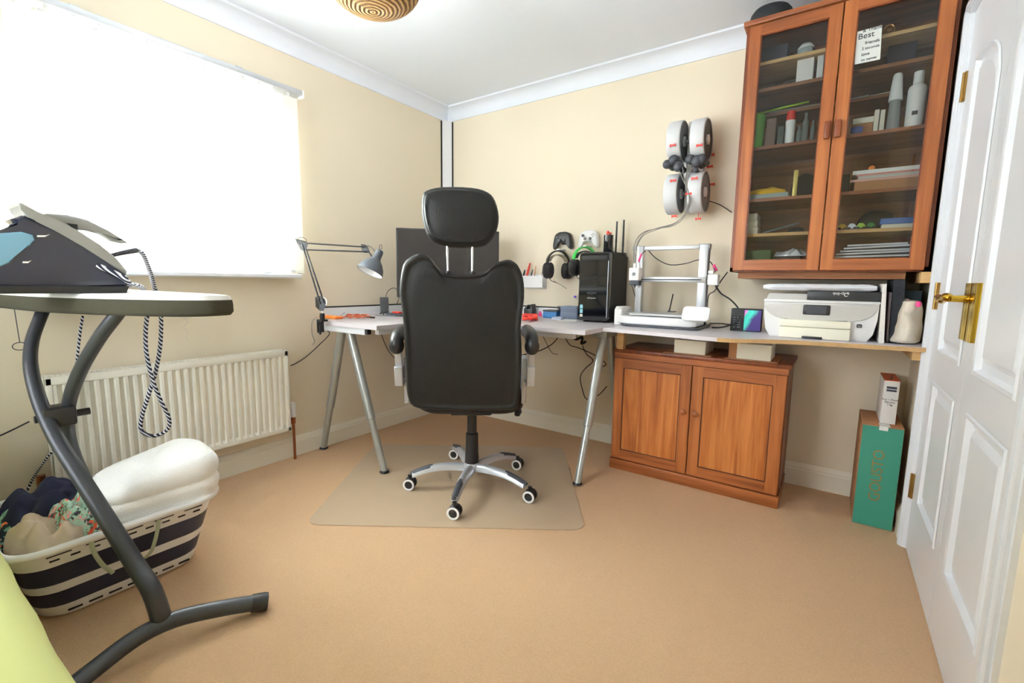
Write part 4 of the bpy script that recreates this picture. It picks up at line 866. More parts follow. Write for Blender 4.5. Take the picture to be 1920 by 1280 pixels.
# cables under the desk
for pts, lb, r in (([(1050, 627), (1035, 645), (1010, 658), (985, 664), (960, 668)], 'long black cable sagging under the desk toward the chair', .0035),
    ([(1058, 628), (1068, 646), (1085, 652), (1108, 662), (1128, 674), (1136, 684), (1122, 688)], 'black cable drooping under the desk by the right-hand leg', .003),
    ([(1092, 648), (1100, 664), (1112, 676), (1098, 690), (1088, 706), (1092, 730), (1100, 748), (1120, 742), (1138, 724)], 'black cable making a wide loop behind the right-hand desk legs', .003),
    ([(1018, 630), (1028, 650), (1036, 662), (1046, 664)], 'thin grey cable end hanging under the desk right of the chair', .002)):
    cable('cable', lb, 'cable', [at(a, b, 'y', -.16) for a, b in pts], r, M_cable)
tag(MB().tube(smooth_path([at(a, b, 'y', -.20) for a, b in ((1070, 630), (1080, 636), (1092, 632), (1090, 644), (1098, 640))], 4), .008, 8).box((1.15, -.24, ZT-.045), (1.38, -.16, ZT-.0235), .003).build('power_strip', M_blkm), 'black power strip fixed to the underside of the desk', 'power strip')
cable('cable', 'dark cable running from the desk end down the window wall to the radiator valve', 'cable', [(.22, -1.30, ZT-.04), at(618, 624, 'x', .12), at(600, 645, 'x', .05), at(575, 668, 'x', .02), at(555, 681, 'x', .015), at(545, 685, 'x', .012)], .0028, M_cable)
cable('cable', 'thin grey cable hooked over the left end of the desk', 'cable', [at(592, 594, 'x', .165), at(585, 604, 'x', .16), at(585, 625, 'x', .16), at(590, 640, 'x', .16), at(586, 646, 'x', .16)], .002, M_grey)
cable('cable', 'black cable hanging under the desk left of the chair', 'cable', [at(713, 618, 'x', .30), at(718, 635, 'x', .20), at(727, 655, 'x', .12), at(737, 668, 'x', .08), at(748, 676, 'x', .03)], .0028, M_cable)
# ================================================================ 3D PRINTER, SPOOLS, PRINTER
M_alu = mat('brushed_aluminium', (196, 198, 202), .35, metal=.6)
tp = thing('three_d_printer', 'white open-frame 3D printer with a square gantry on the worktop', '3D printer', (1.80, -.27, ZT))
MB().prism([(1.625+.5*0+a, b, ZT+.0006) for a, b in ((.03, -.40), (.365, -.40), (.40, -.375), (.40, -.10), (0, -.10), (0, -.37))], (0, 0, .014), .003).build('foot', M_dgrey, tp)
MB().prism([(1.575, -.33, ZT+.012), (1.66, -.405, ZT+.014), (1.985, -.405, ZT+.014), (2.015, -.38, ZT+.014), (2.015, -.14, ZT+.014), (1.575, -.14, ZT+.012)], (0, 0, .042), .010).build('base', M_white, tp)
MB().prism([(1.562, -.335, ZT+.0008), (1.562, -.335, ZT+.085), (1.562, -.315, ZT+.102), (1.562, -.20, ZT+.100), (1.562, -.14, ZT+.07), (1.562, -.14, ZT+.0008)], (.045, 0, 0), .008).build('side_housing', M_white, tp)
MB().box((1.665, -.375, ZT+.062), (1.945, -.15, ZT+.070), .002).build('bed', M_white, tp)
MB().box((1.655, -.385, ZT+.0705), (1.955, -.14, ZT+.0725)).build('build_plate', M_alu, tp)
GY = -.20
def gx(px, py): p = at(px, py, 'y', GY); return p
lt, lb_, rt_, rb = gx(1203, 462), gx(1203, 585), gx(1323, 462), gx(1323, 600)
MB().box((lt.x-.018, GY-.02, ZT+.05), (lt.x+.018, GY+.02, lt.z), .003).build('upright', M_alu, tp)
MB().box((rt_.x-.024, GY-.02, ZT+.001), (rt_.x+.020, GY+.02, lt.z), .003).build('upright', M_alu, tp)
MB().box((rt_.x+.0205, GY-.012, ZT+.001), (rt_.x+.0235, GY+.012, lt.z)).build('upright_groove', M_dgrey, tp)
MB().box((lt.x+.018, GY-.014, lt.z-.024), (rt_.x-.024, GY+.014, lt.z-.002), .002).build('top_beam', M_alu, tp)
MB().box((lt.x-.045, GY-.016, lt.z-.022), (lt.x+.020, GY+.016, lt.z+.002), .002).box((rt_.x-.03, GY-.018, lt.z-.026), (rt_.x+.026, GY+.018, lt.z+.002), .002).build('corner_block', M_grey, tp)
bz = gx(1260, 524).z
MB().box((lt.x-.02, GY-.045, bz-.014), (rt_.x+.02, GY-.022, bz+.014), .002).build('cross_beam', M_alu, tp)
MB().box((lt.x, GY-.047, bz-.003), (rt_.x, GY-.0445, bz+.003)).build('belt', M_blk, tp)
th_ = at(1192, 514, 'y', GY-.07)
t_ = MB().box((th_.x-.030, GY-.10, th_.z-.035), (th_.x+.028, GY-.045, th_.z+.035), .005).box((th_.x-.012, GY-.085, th_.z+.035), (th_.x+.004, GY-.065, th_.z+.06), .003).build('toolhead', M_white, tp)
MB().box((th_.x-.026, GY-.095, th_.z-.060), (th_.x+.030, GY-.05, th_.z-.035), .004).cyl((th_.x, GY-.075, th_.z-.075), (th_.x, GY-.075, th_.z-.058), .004, .008).build('nozzle_block', M_dgrey, t_)
MB().lathe((th_.x, GY-.1, th_.z), [(.010, 0), (.010, .0015), (.006, .0018)], (0, -1, 0), 18).build('fan_badge', M_grey, t_)
mt = at(1338, 524, 'y', GY-.03)
MB().box((mt.x-.024, GY-.06, mt.z-.028), (mt.x+.026, GY-.01, mt.z+.026), .004).box((mt.x-.024, GY-.05, mt.z+.03), (mt.x+.0, GY-.02, mt.z+.045), .002).build('motor_housing', M_white, tp)
sc_ = at(1306, 590, 'y', -.40); n_ = Vector((0, -.8, .6))
MM = frame((sc_.x, -.412, ZT+.082), (1, 0, 0), (0, .5, .866))
MB(MM).prism([(a, b, 0) for a, b in rrect(.125, .075, .014)], (0, 0, .012), .003).box((-.02, -.02, -.03), (.02, .02, 0)).build('control_screen', M_white, tp)
MB().tube(smooth_path([gx(1213, 466), gx(1230, 484), gx(1255, 496), gx(1285, 494), gx(1310, 487), gx(1330, 490), gx(1338, 500), at(1341, 510, 'y', GY-.03)], 5), .0025, 8).tube(smooth_path([at(1198, 492, 'y', GY-.07), at(1202, 478, 'y', GY-.05), gx(1212, 468)], 5), .0022, 8).build('ribbon_cable', M_cable, tp)
MB().tube([at(1203, 476, 'y', GY-.06), at(1197, 490, 'y', GY-.07)], .0055, 8).tube([gx(1338, 496), gx(1343, 508)], [.007, .009], 8).build('pink_sleeve', M_pink, tp)
MB().tube([at(1253, 588, 'y', -.12), at(1256, 578, 'y', -.12), at(1262, 551, 'y', -.14)], [.006, .0035, .0035], 8).box((1.80, -.14, ZT+.073), (1.84, -.10, ZT+.078)).build('probe_arm', M_blk, tp)
MB().tube([at(1184, 532, 'y', GY-.07), at(1192, 560, 'y', GY), at(1193, 588, 'y', GY)], .0022, 6).build('guide_wire', M_cable, tp)
cable('cable', 'thick black cable dropping from the gantry motor to the worktop', 'cable', [at(1342, 536, 'y', GY-.02), at(1352, 550, 'y', -.18), at(1370, 562, 'y', -.2), at(1384, 578, 'y', -.22), at(1387, 594, 'y', -.24), at(1376, 606, 'y', -.25), at(1355, 613, 'y', -.26), at(1335, 614, 'y', -.24)], .0042, M_cable)
cable('cable', 'black cable from under the wall cabinet crossing to the 3D printer base', 'cable', [at(1364, 510, 'y', -.02), at(1352, 526, 'y', -.05), at(1340, 545, 'y', -.08), at(1328, 556, 'y', -.10), at(1326, 600, 'y', -.12)], .003, M_cable)
cable('cable', 'black cable lying on the worktop behind the small colourful box', 'cable', [at(1330, 606, 'y', -.22), at(1350, 606, 'y', -.22), at(1372, 608, 'y', -.2), at(1395, 602, 'y', -.1)], .0035, M_cable)
# spool holder
sh = thing('spool_holder', 'wall mounted filament feeder holding four pale grey spools in two pairs', 'spool holder', (1.84, -.12, 1.70))
M_spool = mat('spool_cover_grey', (212, 214, 216), .45); M_reel = mat('reel_dark', (52, 50, 50), .5)
def spool(x0, z, y=-.125, r=.107, w_=.072, dark=False):
    s_ = MB().lathe((x0, y, z), [(r-.012, 0), (r-.002, .002), (r, .006), (r, w_-.006), (r-.002, w_-.002), (r-.006, w_)], (1, 0, 0), 44, cap=False).build('spool', M_spool, sh)
    MB().lathe((x0+w_-.008, y, z), [(r-.008, 0), (r-.008, .004), (.034, .004), (.030, -.010), (.02, -.010)], (1, 0, 0), 36).lathe((x0+.004, y, z), [(r-.006, 0), (r-.006, .003), (.02, .003)], (1, 0, 0), 36).build('spool_side', M_reel if dark else M_grey, s_)
    MB().lathe((x0-.004, y, z), [(.026, 0), (.026, w_+.006), (.018, w_+.008)], (1, 0, 0), 24).build('spool_hub', M_white, s_)
    return s_
for px, py, dk_ in ((1268, 263, 0), (1312, 259, 1), (1262, 362, 0), (1307, 358, 0)):
    p = at(px, py, 'y', -.17); spool(p.x-.038, p.z, y=-.125, r=.108, w_=.072, dark=bool(dk_))
MB().box((1.845, -.10, 1.44), (1.875, -.001, 1.92), .006).box((1.80, -.03, 1.62), (1.92, -.001, 1.74), .004).build('spine', M_white, sh)
z1_, z2_ = at(1290, 261, 'y', -.17).z, at(1285, 360, 'y', -.17).z
for z_ in (z1_, z2_): MB().cyl((1.76, -.125, z_), (1.95, -.125, z_), .010).build('axle', M_grey, sh)
for px, py, r in ((1251, 308, .024), (1263, 300, .027), (1272, 312, .028), (1294, 299, .026), (1307, 302, .030), (1316, 298, .026), (1304, 318, .014)):
    p = at(px, py, 'y', -.205); MB().ell(p, r, r*.9, r).cyl(p, (p.x, -.10, p.z), r*.6).build('feeder_motor', M_dgrey, sh)
for px, py in ((1261, 272), (1311, 272), (1262, 338), (1302, 334), (1264, 405), (1309, 410), (1331, 312), (1334, 345), (1334, 290), (1291, 363)):
    y_ = -.010 if px > 1325 else (-.13 if py > 400 else -.232)
    p = at(px, py, 'y', y_); m = MB()
    for s_ in (-1, 1): m.prism([(p.x, p.y, p.z-.002), (p.x+s_*.015, p.y, p.z-.008), (p.x+s_*.015, p.y, p.z+.007), (p.x, p.y, p.z+.003)], (0, .004, 0))
    m.cyl((p.x, p.y+.002, p.z-.001), (p.x, p.y+(.009 if px > 1325 else .006), p.z-.001), .003, n=8)
    if py > 400: m.cyl((p.x, p.y+.002, p.z), (p.x, p.y+.002, p.z+.04), .0016, n=8)
    m.build('red_clip', M_red, sh)
for k, (dx, dz) in enumerate(((0, 0), (.006, .004), (-.005, -.004), (.002, -.008))):
    pts = [at(1266+k*13, 305, 'y', -.21), at(1280+k*3, 335, 'y', -.22), at(1291, 362, 'y', -.235), at(1293, 378, 'y', -.23), at(1284, 402, 'y', -.22), at(1262, 420, 'y', -.22), at(1232, 430-k*1.5, 'y', -.22), at(1207, 441-k*3, 'y', -.23), at(1194-k, 462-k*4, 'y', -.26), at(1191-k*.6, 480, 'y', -.27), at(1190, 496, 'y', -.275)]
    pts = [p+Vector((dx, 0, dz)) if 2 < i < 10 else p for i, p in enumerate(pts)]
    MB().tube(smooth_path(pts, 6), .0022, 7).build('feed_tube', mat('ptfe_tube', (128, 124, 118), .4), sh)
cable('cable', 'thin dark cable from the spool holder to the glazed cabinet', 'cable', [at(1326, 376, 'y', -.02), at(1340, 380, 'y', -.012), at(1352, 385, 'y', -.012), at(1372, 398, 'y', -.01)], .0025, M_cable)

# inkjet printer
pr = thing('inkjet_printer', 'white and grey inkjet printer with a small dark screen on the worktop', 'printer', (2.55, -.25, ZT))
YP = -.385
def pp_(px, py, y=YP): return at(px, py, 'y', y)
x0, x1 = pp_(1431, 600).x, pp_(1646, 600).x; zt_ = pp_(1540, 567).z
M_pg = mat('printer_grey', (200, 198, 194), .45); M_pw = mat('printer_white', (232, 232, 232), .4)
MB().rings([[(a, b, z) for a, b in ((x0+ix, YP+iy), (x1-ix, YP+iy), (x1-ix+.004, YP+.03), (x1-ix+.004, -.06), (x0+ix-.004, -.06), (x0+ix-.004, YP+.03))] for z, ix, iy in ((ZT+.0006, .03, .012), (ZT+.03, .012, .004), (ZT+.09, .002, 0), (zt_-.01, 0, 0), (zt_, .001, .002))]).build('body', M_pw, pr, ang=25)
fas = [pp_(*p) for p in ((1432, 569), (1436, 580), (1445, 588), (1460, 595), (1490, 599), (1560, 601), (1600, 602), (1620, 600), (1636, 592), (1646, 580), (1648, 573))]
MB().prism([p+Vector((0, -.006, 0)) for p in fas], (0, .008, 0), .002).build('fascia', M_pg, pr)
MB().box((x0-.003, YP-.008, zt_-.002), (x1+.003, -.06, zt_+.010), .003).build('lid_edge', M_pw, pr)
xs = pp_(1513, 550).x
MB().prism([(x0+.006, YP+.002, zt_+.010), (x0+.012, YP+.02, zt_+.036), (x0+.012, -.07, zt_+.036), (x0+.006, -.06, zt_+.010)], (x1-x0-.012, 0, 0), .004).build('scanner_lid', M_pg, pr)
a, b = pp_(1505, 589), pp_(1558, 572)
MB().prism([Vector(((a.x+b.x)/2+u, YP-.0075, (a.z+b.z)/2+v-.0005)) for u, v in rrect(b.x-a.x, b.z-a.z-.001, .006)], (0, .004, 0), .001).build('screen_bezel', M_blk, pr)
MB().box((a.x+.012, YP-.0088, a.z+.004), (b.x-.014, YP-.007, b.z-.004)).build('screen', M_dgrey, pr)
a, b = pp_(1470, 606), pp_(1589, 600)
MB().box((a.x, YP-.0025, a.z-.002), (b.x, YP+.002, b.z), .0005).build('paper_slot', M_blkm, pr)
a, b = pp_(1459, 628, YP-.03), pp_(1596, 604, YP-.03)
tz = pp_(1500, 613, YP-.03).z
MB().box((a.x, YP-.03, ZT+.001), (b.x, YP+.01, tz-.0008), .004).build('paper_tray', M_cream, pr)
MB().box((a.x, YP-.028, tz+.0008), (b.x, YP+.01, b.z), .004).build('output_tray', M_cream, pr)
c_ = (a.x+b.x)/2; MB().box((c_-.04, YP-.0315, ZT+.0015), (c_+.035, YP-.028, ZT+.012), .002).build('tray_grip', M_blk, pr)
hp = pp_(1611, 611); MB().prism([(hp.x+a, YP-.0015, hp.z+b) for a, b in rrect(.018, .015, .004)], (0, .003, 0)).build('badge', M_dgrey, pr)
text('badge_lettering', 'hp', .013, frame((hp.x, YP-.0018, hp.z), (1, 0, 0), (0, 0, 1)), M_pg, pr)
# black box on the printer, upside-down lettering
z0 = zt_+.0365; xb0, xb1 = pp_(1514, 550).x, pp_(1650, 550).x
rb_ = thing('router_box', 'long black cardboard box lying upside down on top of the inkjet printer', 'box', ((xb0+xb1)/2, -.3, zt_+.0105))
YB = YP-.012
MB().box((xb0, YB, zt_+.0110), (xb1+.004, YB+.012, zt_+.0485), .001).build('box', mat('box_black', (40, 42, 44), .4), rb_)
MB().box((xb0, YB+.0125, zt_+.0372), (xb1+.002, YB+.20, zt_+.0485), .001).build('box_top', mat('box_black', (40, 42, 44), .4), rb_)
lc_ = pp_(1573, 551, YB)
text('lettering', 'tp-link', .017, frame((lc_.x, YB-.0006, lc_.z+.001), (-1, 0, 0), (0, 0, -1)), M_paper, rb_)
lg = pp_(1587, 552, YB); mm = MB(); mm.tube([Vector((lg.x+.007*math.cos(k*PI/8), YB-.001, lg.z-.001+.007*math.sin(k*PI/8))) for k in range(15)], .0016, 6).box((lg.x-.001, YB-.0015, lg.z+.004), (lg.x+.010, YB-.0003, lg.z+.0065)).box((lg.x+.003, YB-.0015, lg.z+.0005), (lg.x+.0060, YB-.0003, lg.z+.0105)); mm.build('logo', M_paper, rb_)
# wrapped pack on top
M_wrap = mat('shiny_wrap', (226, 228, 236), .12, noise=.08, nscale=18, bump=1.0, bscale=22, coat=.5)
xa, xb_ = pp_(1432, 530).x, pp_(1646, 530).x; zb_ = zt_+.0495
rr = []
for t in range(0, 17):
    u = t/16; x = xa+(xb_-xa)*u; k = math.sin(min(1, .25+u*7)*PI/2)*math.sin(min(1, .3+(1-u)*9)*PI/2); h = .005+.0108*k+.0008*math.sin(t*2.3)
    cz = zb_+.015
    rr.append([(x, y, cz+dz*h) for y, dz in ((YP-.012+.02*(1-k), 0), (YP-.002, .85), (YP+.03, 1), (-.12, 1), (-.08, 0), (-.12, -1), (YP+.03, -1), (YP-.002, -.85))])
tag(MB().rings(rr).build('wrapped_pack', M_wrap, ang=50), 'flat pack in shiny clear wrapping on top of the printer, below the wall cabinet', 'package')
# colourful small box
a, b = at(1369, 612, 'y', -.24), at(1429, 580, 'y', -.24)
cb = thing('small_screen_box', 'small dark box with purple, pink and turquoise artwork left of the printer', 'box', ((a.x+b.x)/2, -.22, ZT))
def art_mat():
    m = D.materials.new('art_print'); m.use_nodes = True; nt = m.node_tree; bs = nt.nodes['Principled BSDF']; bs.inputs['Roughness'].default_value = .4
    tc = nt.nodes.new('ShaderNodeTexCoord'); mp = nt.nodes.new('ShaderNodeMapping'); mp.inputs['Rotation'].default_value = (0, 1.0, 0); nt.links.new(tc.outputs['Generated'], mp.inputs[0])
    sx = nt.nodes.new('ShaderNodeSeparateXYZ'); nt.links.new(mp.outputs[0], sx.inputs[0]); cr = nt.nodes.new('ShaderNodeValToRGB'); e = cr.color_ramp.elements
    e[0].position = 0; e[0].color = rgb(60, 40, 120); e[1].position = 1.0; e[1].color = rgb(40, 40, 60)
    for p_, c in ((.25, (70, 225, 205)), (.5, (40, 210, 190)), (.62, (235, 110, 215)), (.78, (120, 90, 210)), (.9, (50, 44, 80))): k = e.new(p_); k.color = rgb(*c)
    n = nt.nodes.new('ShaderNodeTexNoise'); n.inputs['Scale'].default_value = 3; nt.links.new(tc.outputs['Generated'], n.inputs[0])
    ad_ = nt.nodes.new('ShaderNodeMath'); ad_.operation = 'MULTIPLY_ADD'; ad_.inputs[1].default_value = .35; nt.links.new(n.outputs[0], ad_.inputs[0]); nt.links.new(sx.outputs[2], ad_.inputs[2]); nt.links.new(ad_.outputs[0], cr.inputs[0])
    nt.links.new(cr.outputs[0], bs.inputs['Base Color']); return m
MB().box((a.x, -.24, ZT+.0006), (b.x, -.19, b.z), .002).build('box', M_blkm, cb)
xm = a.x+(b.x-a.x)*.45
MB().box((xm, -.2412, ZT+.004), (b.x-.002, -.2395, b.z-.006)).build('artwork', art_mat(), cb)
for k in range(5): MB().box((a.x+.012, -.2410, ZT+.018+k*.012), (a.x+.022, -.2398, ZT+.021+k*.012)).box((a.x+.030, -.2410, ZT+.018+k*.012), (a.x+.046, -.2398, ZT+.021+k*.012)).build('printed_text', M_grey, cb)
# files and bags at the end of the worktop
YE = -.36
def slab(name, pl, pr_, m_, label, cat, d=.28, y=YE, bev=.002):
    """upright flat thing: pl/pr_ = (px_bottom, px_top) of its left and right edges"""
    zt2 = at(pl[1], pl[2], 'y', y).z
    poly = [(at(pl[0], 640, 'y', y).x, y, ZT+.0006), (at(pr_[0], 640, 'y', y).x, y, ZT+.0006), (at(pr_[1], pl[2], 'y', y).x, y, zt2), (at(pl[1], pl[2], 'y', y).x, y, zt2)]
    return tag(MB().prism(poly, (0, d, 0), bev).build(name, m_), label, cat)
slab('box_file', (1648, 1655, 532), (1658, 1663, 532), mat('file_white', (236, 232, 226), .7, noise=.1, nscale=60), 'narrow white speckled file standing upright right of the printer', 'file', .24, -.40)
slab('grey_folder', (1662, 1667, 548), (1665, 1673, 548), mat('mauve_card', (116, 104, 108), .7), 'thin mauve-grey folder between the white file and the dark bag', 'folder', .24)
slab('laptop_bag', (1666, 1676, 524), (1692, 1698, 530), mat('charcoal_fabric', (38, 42, 48), .85, bump=.4), 'upright charcoal fabric laptop bag right of the white file', 'bag', .28)
tag(MB().rings([[(x, y, z) for x, y in ((2.775, -.30), (2.86, -.30), (2.875, -.20), (2.86, -.08), (2.77, -.08))] for z in (ZT+.150, ZT+.19, ZT+.215)]).build('dark_pouch', mat('dark_teal_cloth', (30, 44, 54), .8)), 'dark teal pouch squeezed on top of the bags under the wall cabinet', 'pouch')
slab('folded_sleeve', (1690, 1697, 560), (1697, 1706, 556), mat('taupe_cloth', (128, 108, 104), .8), 'narrow taupe sleeve leaning beside the charcoal bag', 'sleeve', .22, -.365)
mb = MB(); rr = []
for k in range(15):
    t = k/14; z = ZT+.001+.178*t; w1 = .056*(1-.12*t-.3*t**6)+.004*math.sin(t*9); x_c = 2.815+.008*t; r = []
    for j in range(20):
        a = 2*PI*j/20; r.append((x_c+w1*math.cos(a)*(1+.13*math.sin(5*a+t*6)), -.30+.085*math.sin(a)*(1+.06*math.sin(4*a+t*5)), z))
    rr.append([(a+.012*NZ.noise(Vector((a*30, b*30, c*22))), b+.018*NZ.noise(Vector((b*26, c*30, 5))), c) for a, b, c in r])
tb_ = thing('carrier_bag', 'crumpled cream carrier bag with a pink spot at the right end of the worktop', 'bag', (2.83, -.3, ZT))
mb.rings(rr).build('bag', mat('cream_plastic_film', (220, 210, 194), .45, noise=.12, nscale=16, bump=1.0, bscale=25), tb_, ang=50, sub=1)
p = at(1722, 570, 'y', -.385); MB().ell(p, .009, .005, .012).build('pink_spot', M_pink, tb_)

# ================================================================ LOWER RIGHT
# cream boxes on the cupboard top, each on a cardboard sheet
for k, (pa, pb, pt__, lab) in enumerate(((1264, 1323, 636, 'cream shallow box on the cupboard top under the worktop, nearer the desk'), (1382, 1447, 643, 'cream shallow box on the cupboard top under the worktop, nearer the doors'))):
    y = -.365; a, b = at(pa, 650, 'y', y), at(pb, 650, 'y', y); z1 = min(at(pa, pt__, 'y', y).z, ZT-.023)
    tag(MB().box((a.x-.05, y-.012, LZ-.0015), (b.x+.03, y+.25, LZ+.002)).build('cardboard_sheet', M_card), 'thin brown cardboard sheet under the cream box '+('nearer the desk' if k == 0 else 'nearer the doors'), 'cardboard', )
    tag(MB().box((a.x, y, LZ+.0025), (b.x, y+.20, z1), .002).build('cream_box', M_cream), lab, 'box')
# green and brown box
gb = thing('delivery_box', 'tall brown cardboard box with a teal green front, on the carpet by the doors', 'box', (2.79, -.2, 0))
GX0, GX1, GY0, GY1, GZ = 2.718, 2.858, -.322, -.03, .455
MB().box((GX0, GY0, .001), (GX1, GY1, GZ), .001).build('carton', M_card, gb)
M_teal = mat('teal_print', (56, 142, 122), .6)
MB().box((GX0+.001, GY0-.0012, .003), (GX1-.001, GY0+.001, GZ-.004)).build('front_print', M_teal, gb)
text('lettering', 'GOUSTO', .056, frame((2.786, GY0-.0016, .235), (0, 0, 1), (-1, 0, 0)), mat('print_brown', (142, 122, 72), .7), gb)
MB().box((2.775, GY0-.0018, GZ-.018), (2.805, GY0-.0008, GZ+.0005)).box((2.775, GY0-.0018, GZ), (2.812, GY0+.05, GZ+.0012)).build('tape_label', M_paper, gb)
# spool carton on top
sb = thing('slim_carton', 'slim upright white carton with an orange top standing on the teal-fronted box', 'box', (2.81, -.2, GZ))
y = -.27; sl = .0
a, b = at(1648, 802, 'y', y), at(1677, 806, 'y', y); zt2 = at(1668, 713, 'y', y).z
MB().box((a.x, y, GZ+.0016), (b.x, y+.21, zt2), .001).build('carton', mat('white_card', (232, 230, 228), .6), sb)
MB().box((a.x-.0005, y-.0005, zt2-.002), (b.x+.0005, y+.2105, zt2+.0008)).build('orange_top', mat('orange_card', (206, 92, 48), .6), sb)
cxm = (a.x+b.x)/2
MB().box((cxm-.016, y-.0012, zt2-.036), (cxm+.018, y-.0002, zt2-.026)).box((cxm-.016, y-.0012, zt2-.048), (cxm+.018, y-.0002, zt2-.039)).build('printed_panel', mat('slate_print', (70, 76, 92), .6), sb)
text('lettering', 'PLA 1.75mm\nfilament\n1 kg', .011, frame((cxm, y-.0008, zt2-.095), (1, 0, 0), (0, 0, 1)), M_dgrey, sb)
MB().tube([(cxm-.004, y+.02, zt2), (cxm, y+.02, zt2+.022)], .002, 6).build('peg', M_blk, sb)

# ================================================================ ABOVE
# black cap on top of the cabinet
cp_ = thing('round_case', 'black rounded case lying on top of the glazed wall cabinet', 'case', (2.26, -.22, CZ1+.004))
pa, pb = at(1408, 34, 'y', -.30), at(1482, 10, 'y', -.30); xc = (pa.x+pb.x)/2; rx = (pb.x-pa.x)/2+.012
MB().rings([[(xc+rx*s_*math.cos(2*PI*j/32)*1.0, -.26+.085*s_*math.sin(2*PI*j/32), CZ1+.0045+z) for j in range(32)] for s_, z in ((.96, 0), (1.0, .012), (.99, .04), (.93, .062), (.80, .077), (.55, .087), (.2, .091))]).build('shell', mat('black_cloth', (24, 28, 32), .7, bump=.2), cp_, ang=60)
MB().tube([(xc+(rx+.002)*math.cos(2*PI*j/32), -.26+.087*math.sin(2*PI*j/32), CZ1+.0045+.014) for j in range(33)], .003, 6).build('zip', M_blk, cp_)
# pendant
pd_c = at(700, 22, 'z', 1.99); PC = Vector((pd_c.x, pd_c.y+0.0, 1.99))
pn = thing('pendant_lamp', 'round woven rattan pendant lampshade hanging from the ceiling', 'lamp', (PC.x, PC.y, 1.99))
def rattan():
    m = D.materials.new('rattan'); m.use_nodes = True; nt = m.node_tree; b = nt.nodes['Principled BSDF']; b.inputs['Roughness'].default_value = .7
    tc = nt.nodes.new('ShaderNodeTexCoord'); wv = nt.nodes.new('ShaderNodeTexWave'); wv.wave_type = 'RINGS'; wv.rings_direction = 'Z'; wv.inputs['Scale'].default_value = 22; wv.inputs['Distortion'].default_value = 3; wv.inputs['Detail'].default_value = 2
    nt.links.new(tc.outputs['Object'], wv.inputs[0]); cr = nt.nodes.new('ShaderNodeValToRGB'); cr.color_ramp.elements[0].color = rgb(120, 78, 34); cr.color_ramp.elements[1].color = rgb(214, 172, 110)
    nt.links.new(wv.outputs[1], cr.inputs[0]); nt.links.new(cr.outputs[0], b.inputs['Base Color']); bp = nt.nodes.new('ShaderNodeBump'); bp.inputs['Strength'].default_value = .8; bp.inputs['Distance'].default_value = .01
    nt.links.new(wv.outputs[1], bp.inputs['Height']); nt.links.new(bp.outputs[0], b.inputs['Normal']); return m
RR = .16
MB().rings([[(PC.x+RR*math.sin(t)*math.cos(2*PI*j/40)*1.05, PC.y+RR*math.sin(t)*math.sin(2*PI*j/40)*1.05, 1.99+.105-.105*math.cos(t)) for j in range(40)] for t in [.05+(PI*.86-.05)*i/22 for i in range(23)]], cap0=True, cap1=False).build('lamp_shade', rattan(), pn, ang=70, solid=.004)
MB().cyl((PC.x, PC.y, 2.12), (PC.x, PC.y, HC-.02), .003).build('flex', M_white, pn)
MB().lathe((PC.x, PC.y, HC-.03), [(.02, 0), (.045, .012), (.048, .029)], n=24).build('ceiling_rose', M_white, pn)
MB().ell((PC.x, PC.y, 2.10), .03, .03, .04).build('bulb', M_white, pn)
l = D.lights.new('ceiling_fill_light', 'POINT'); l.energy = 14; l.color = (1.0, .97, .92); l.shadow_soft_size = .06; lo = D.objects.new('ceiling_fill_light', l); COL.objects.link(lo); lo.location = (PC.x, PC.y, 2.19)  # added light to brighten the ceiling; the pendant itself is off

# ================================================================ CABINET CONTENTS
YC = -.30
def span(px0, px1, y=YC, py=250): return at(px0, py, 'y', y).x, at(px1, py, 'y', y).x
def citem(name, px0, px1, ztop_px, zs, m_, label, cat, d=.10, y=YC, bev=.002, pyx=None):
    pm = (px0+px1)/2; x0, x1 = at(px0, ztop_px, 'y', y).x, at(px1, ztop_px, 'y', y).x; zt3 = min(at(pm, ztop_px, 'y', y).z, min([s for s in SH if s > zs+.01]+[CZ1-.02])-.016)
    return tag(MB().box((x0, y, zs+.0006), (x1, y+d, max(zt3, zs+.008)), bev).build(name, m_), label, cat)
def cyl_item(name, px0, px1, ztop_px, zs, m_, label, cat, prof=None, y=YC+.04):
    x0, x1 = at(px0, ztop_px, 'y', y).x, at(px1, ztop_px, 'y', y).x; zt3 = at((px0+px1)/2, ztop_px, 'y', y).z; r = abs(x1-x0)/2; h = zt3-zs
    prof = prof or [(.92, 0), (1, .03), (1, 1), (.9, 1)]
    return tag(MB().lathe(((x0+x1)/2, y, zs+.0006), [(r*a, h*b) for a, b in prof], n=24).build(name, m_), label, cat), Vector(((x0+x1)/2, y, zs)), r, h
S1, S2, S3, S4, S5, S6 = SH; S7 = CZ0+.018
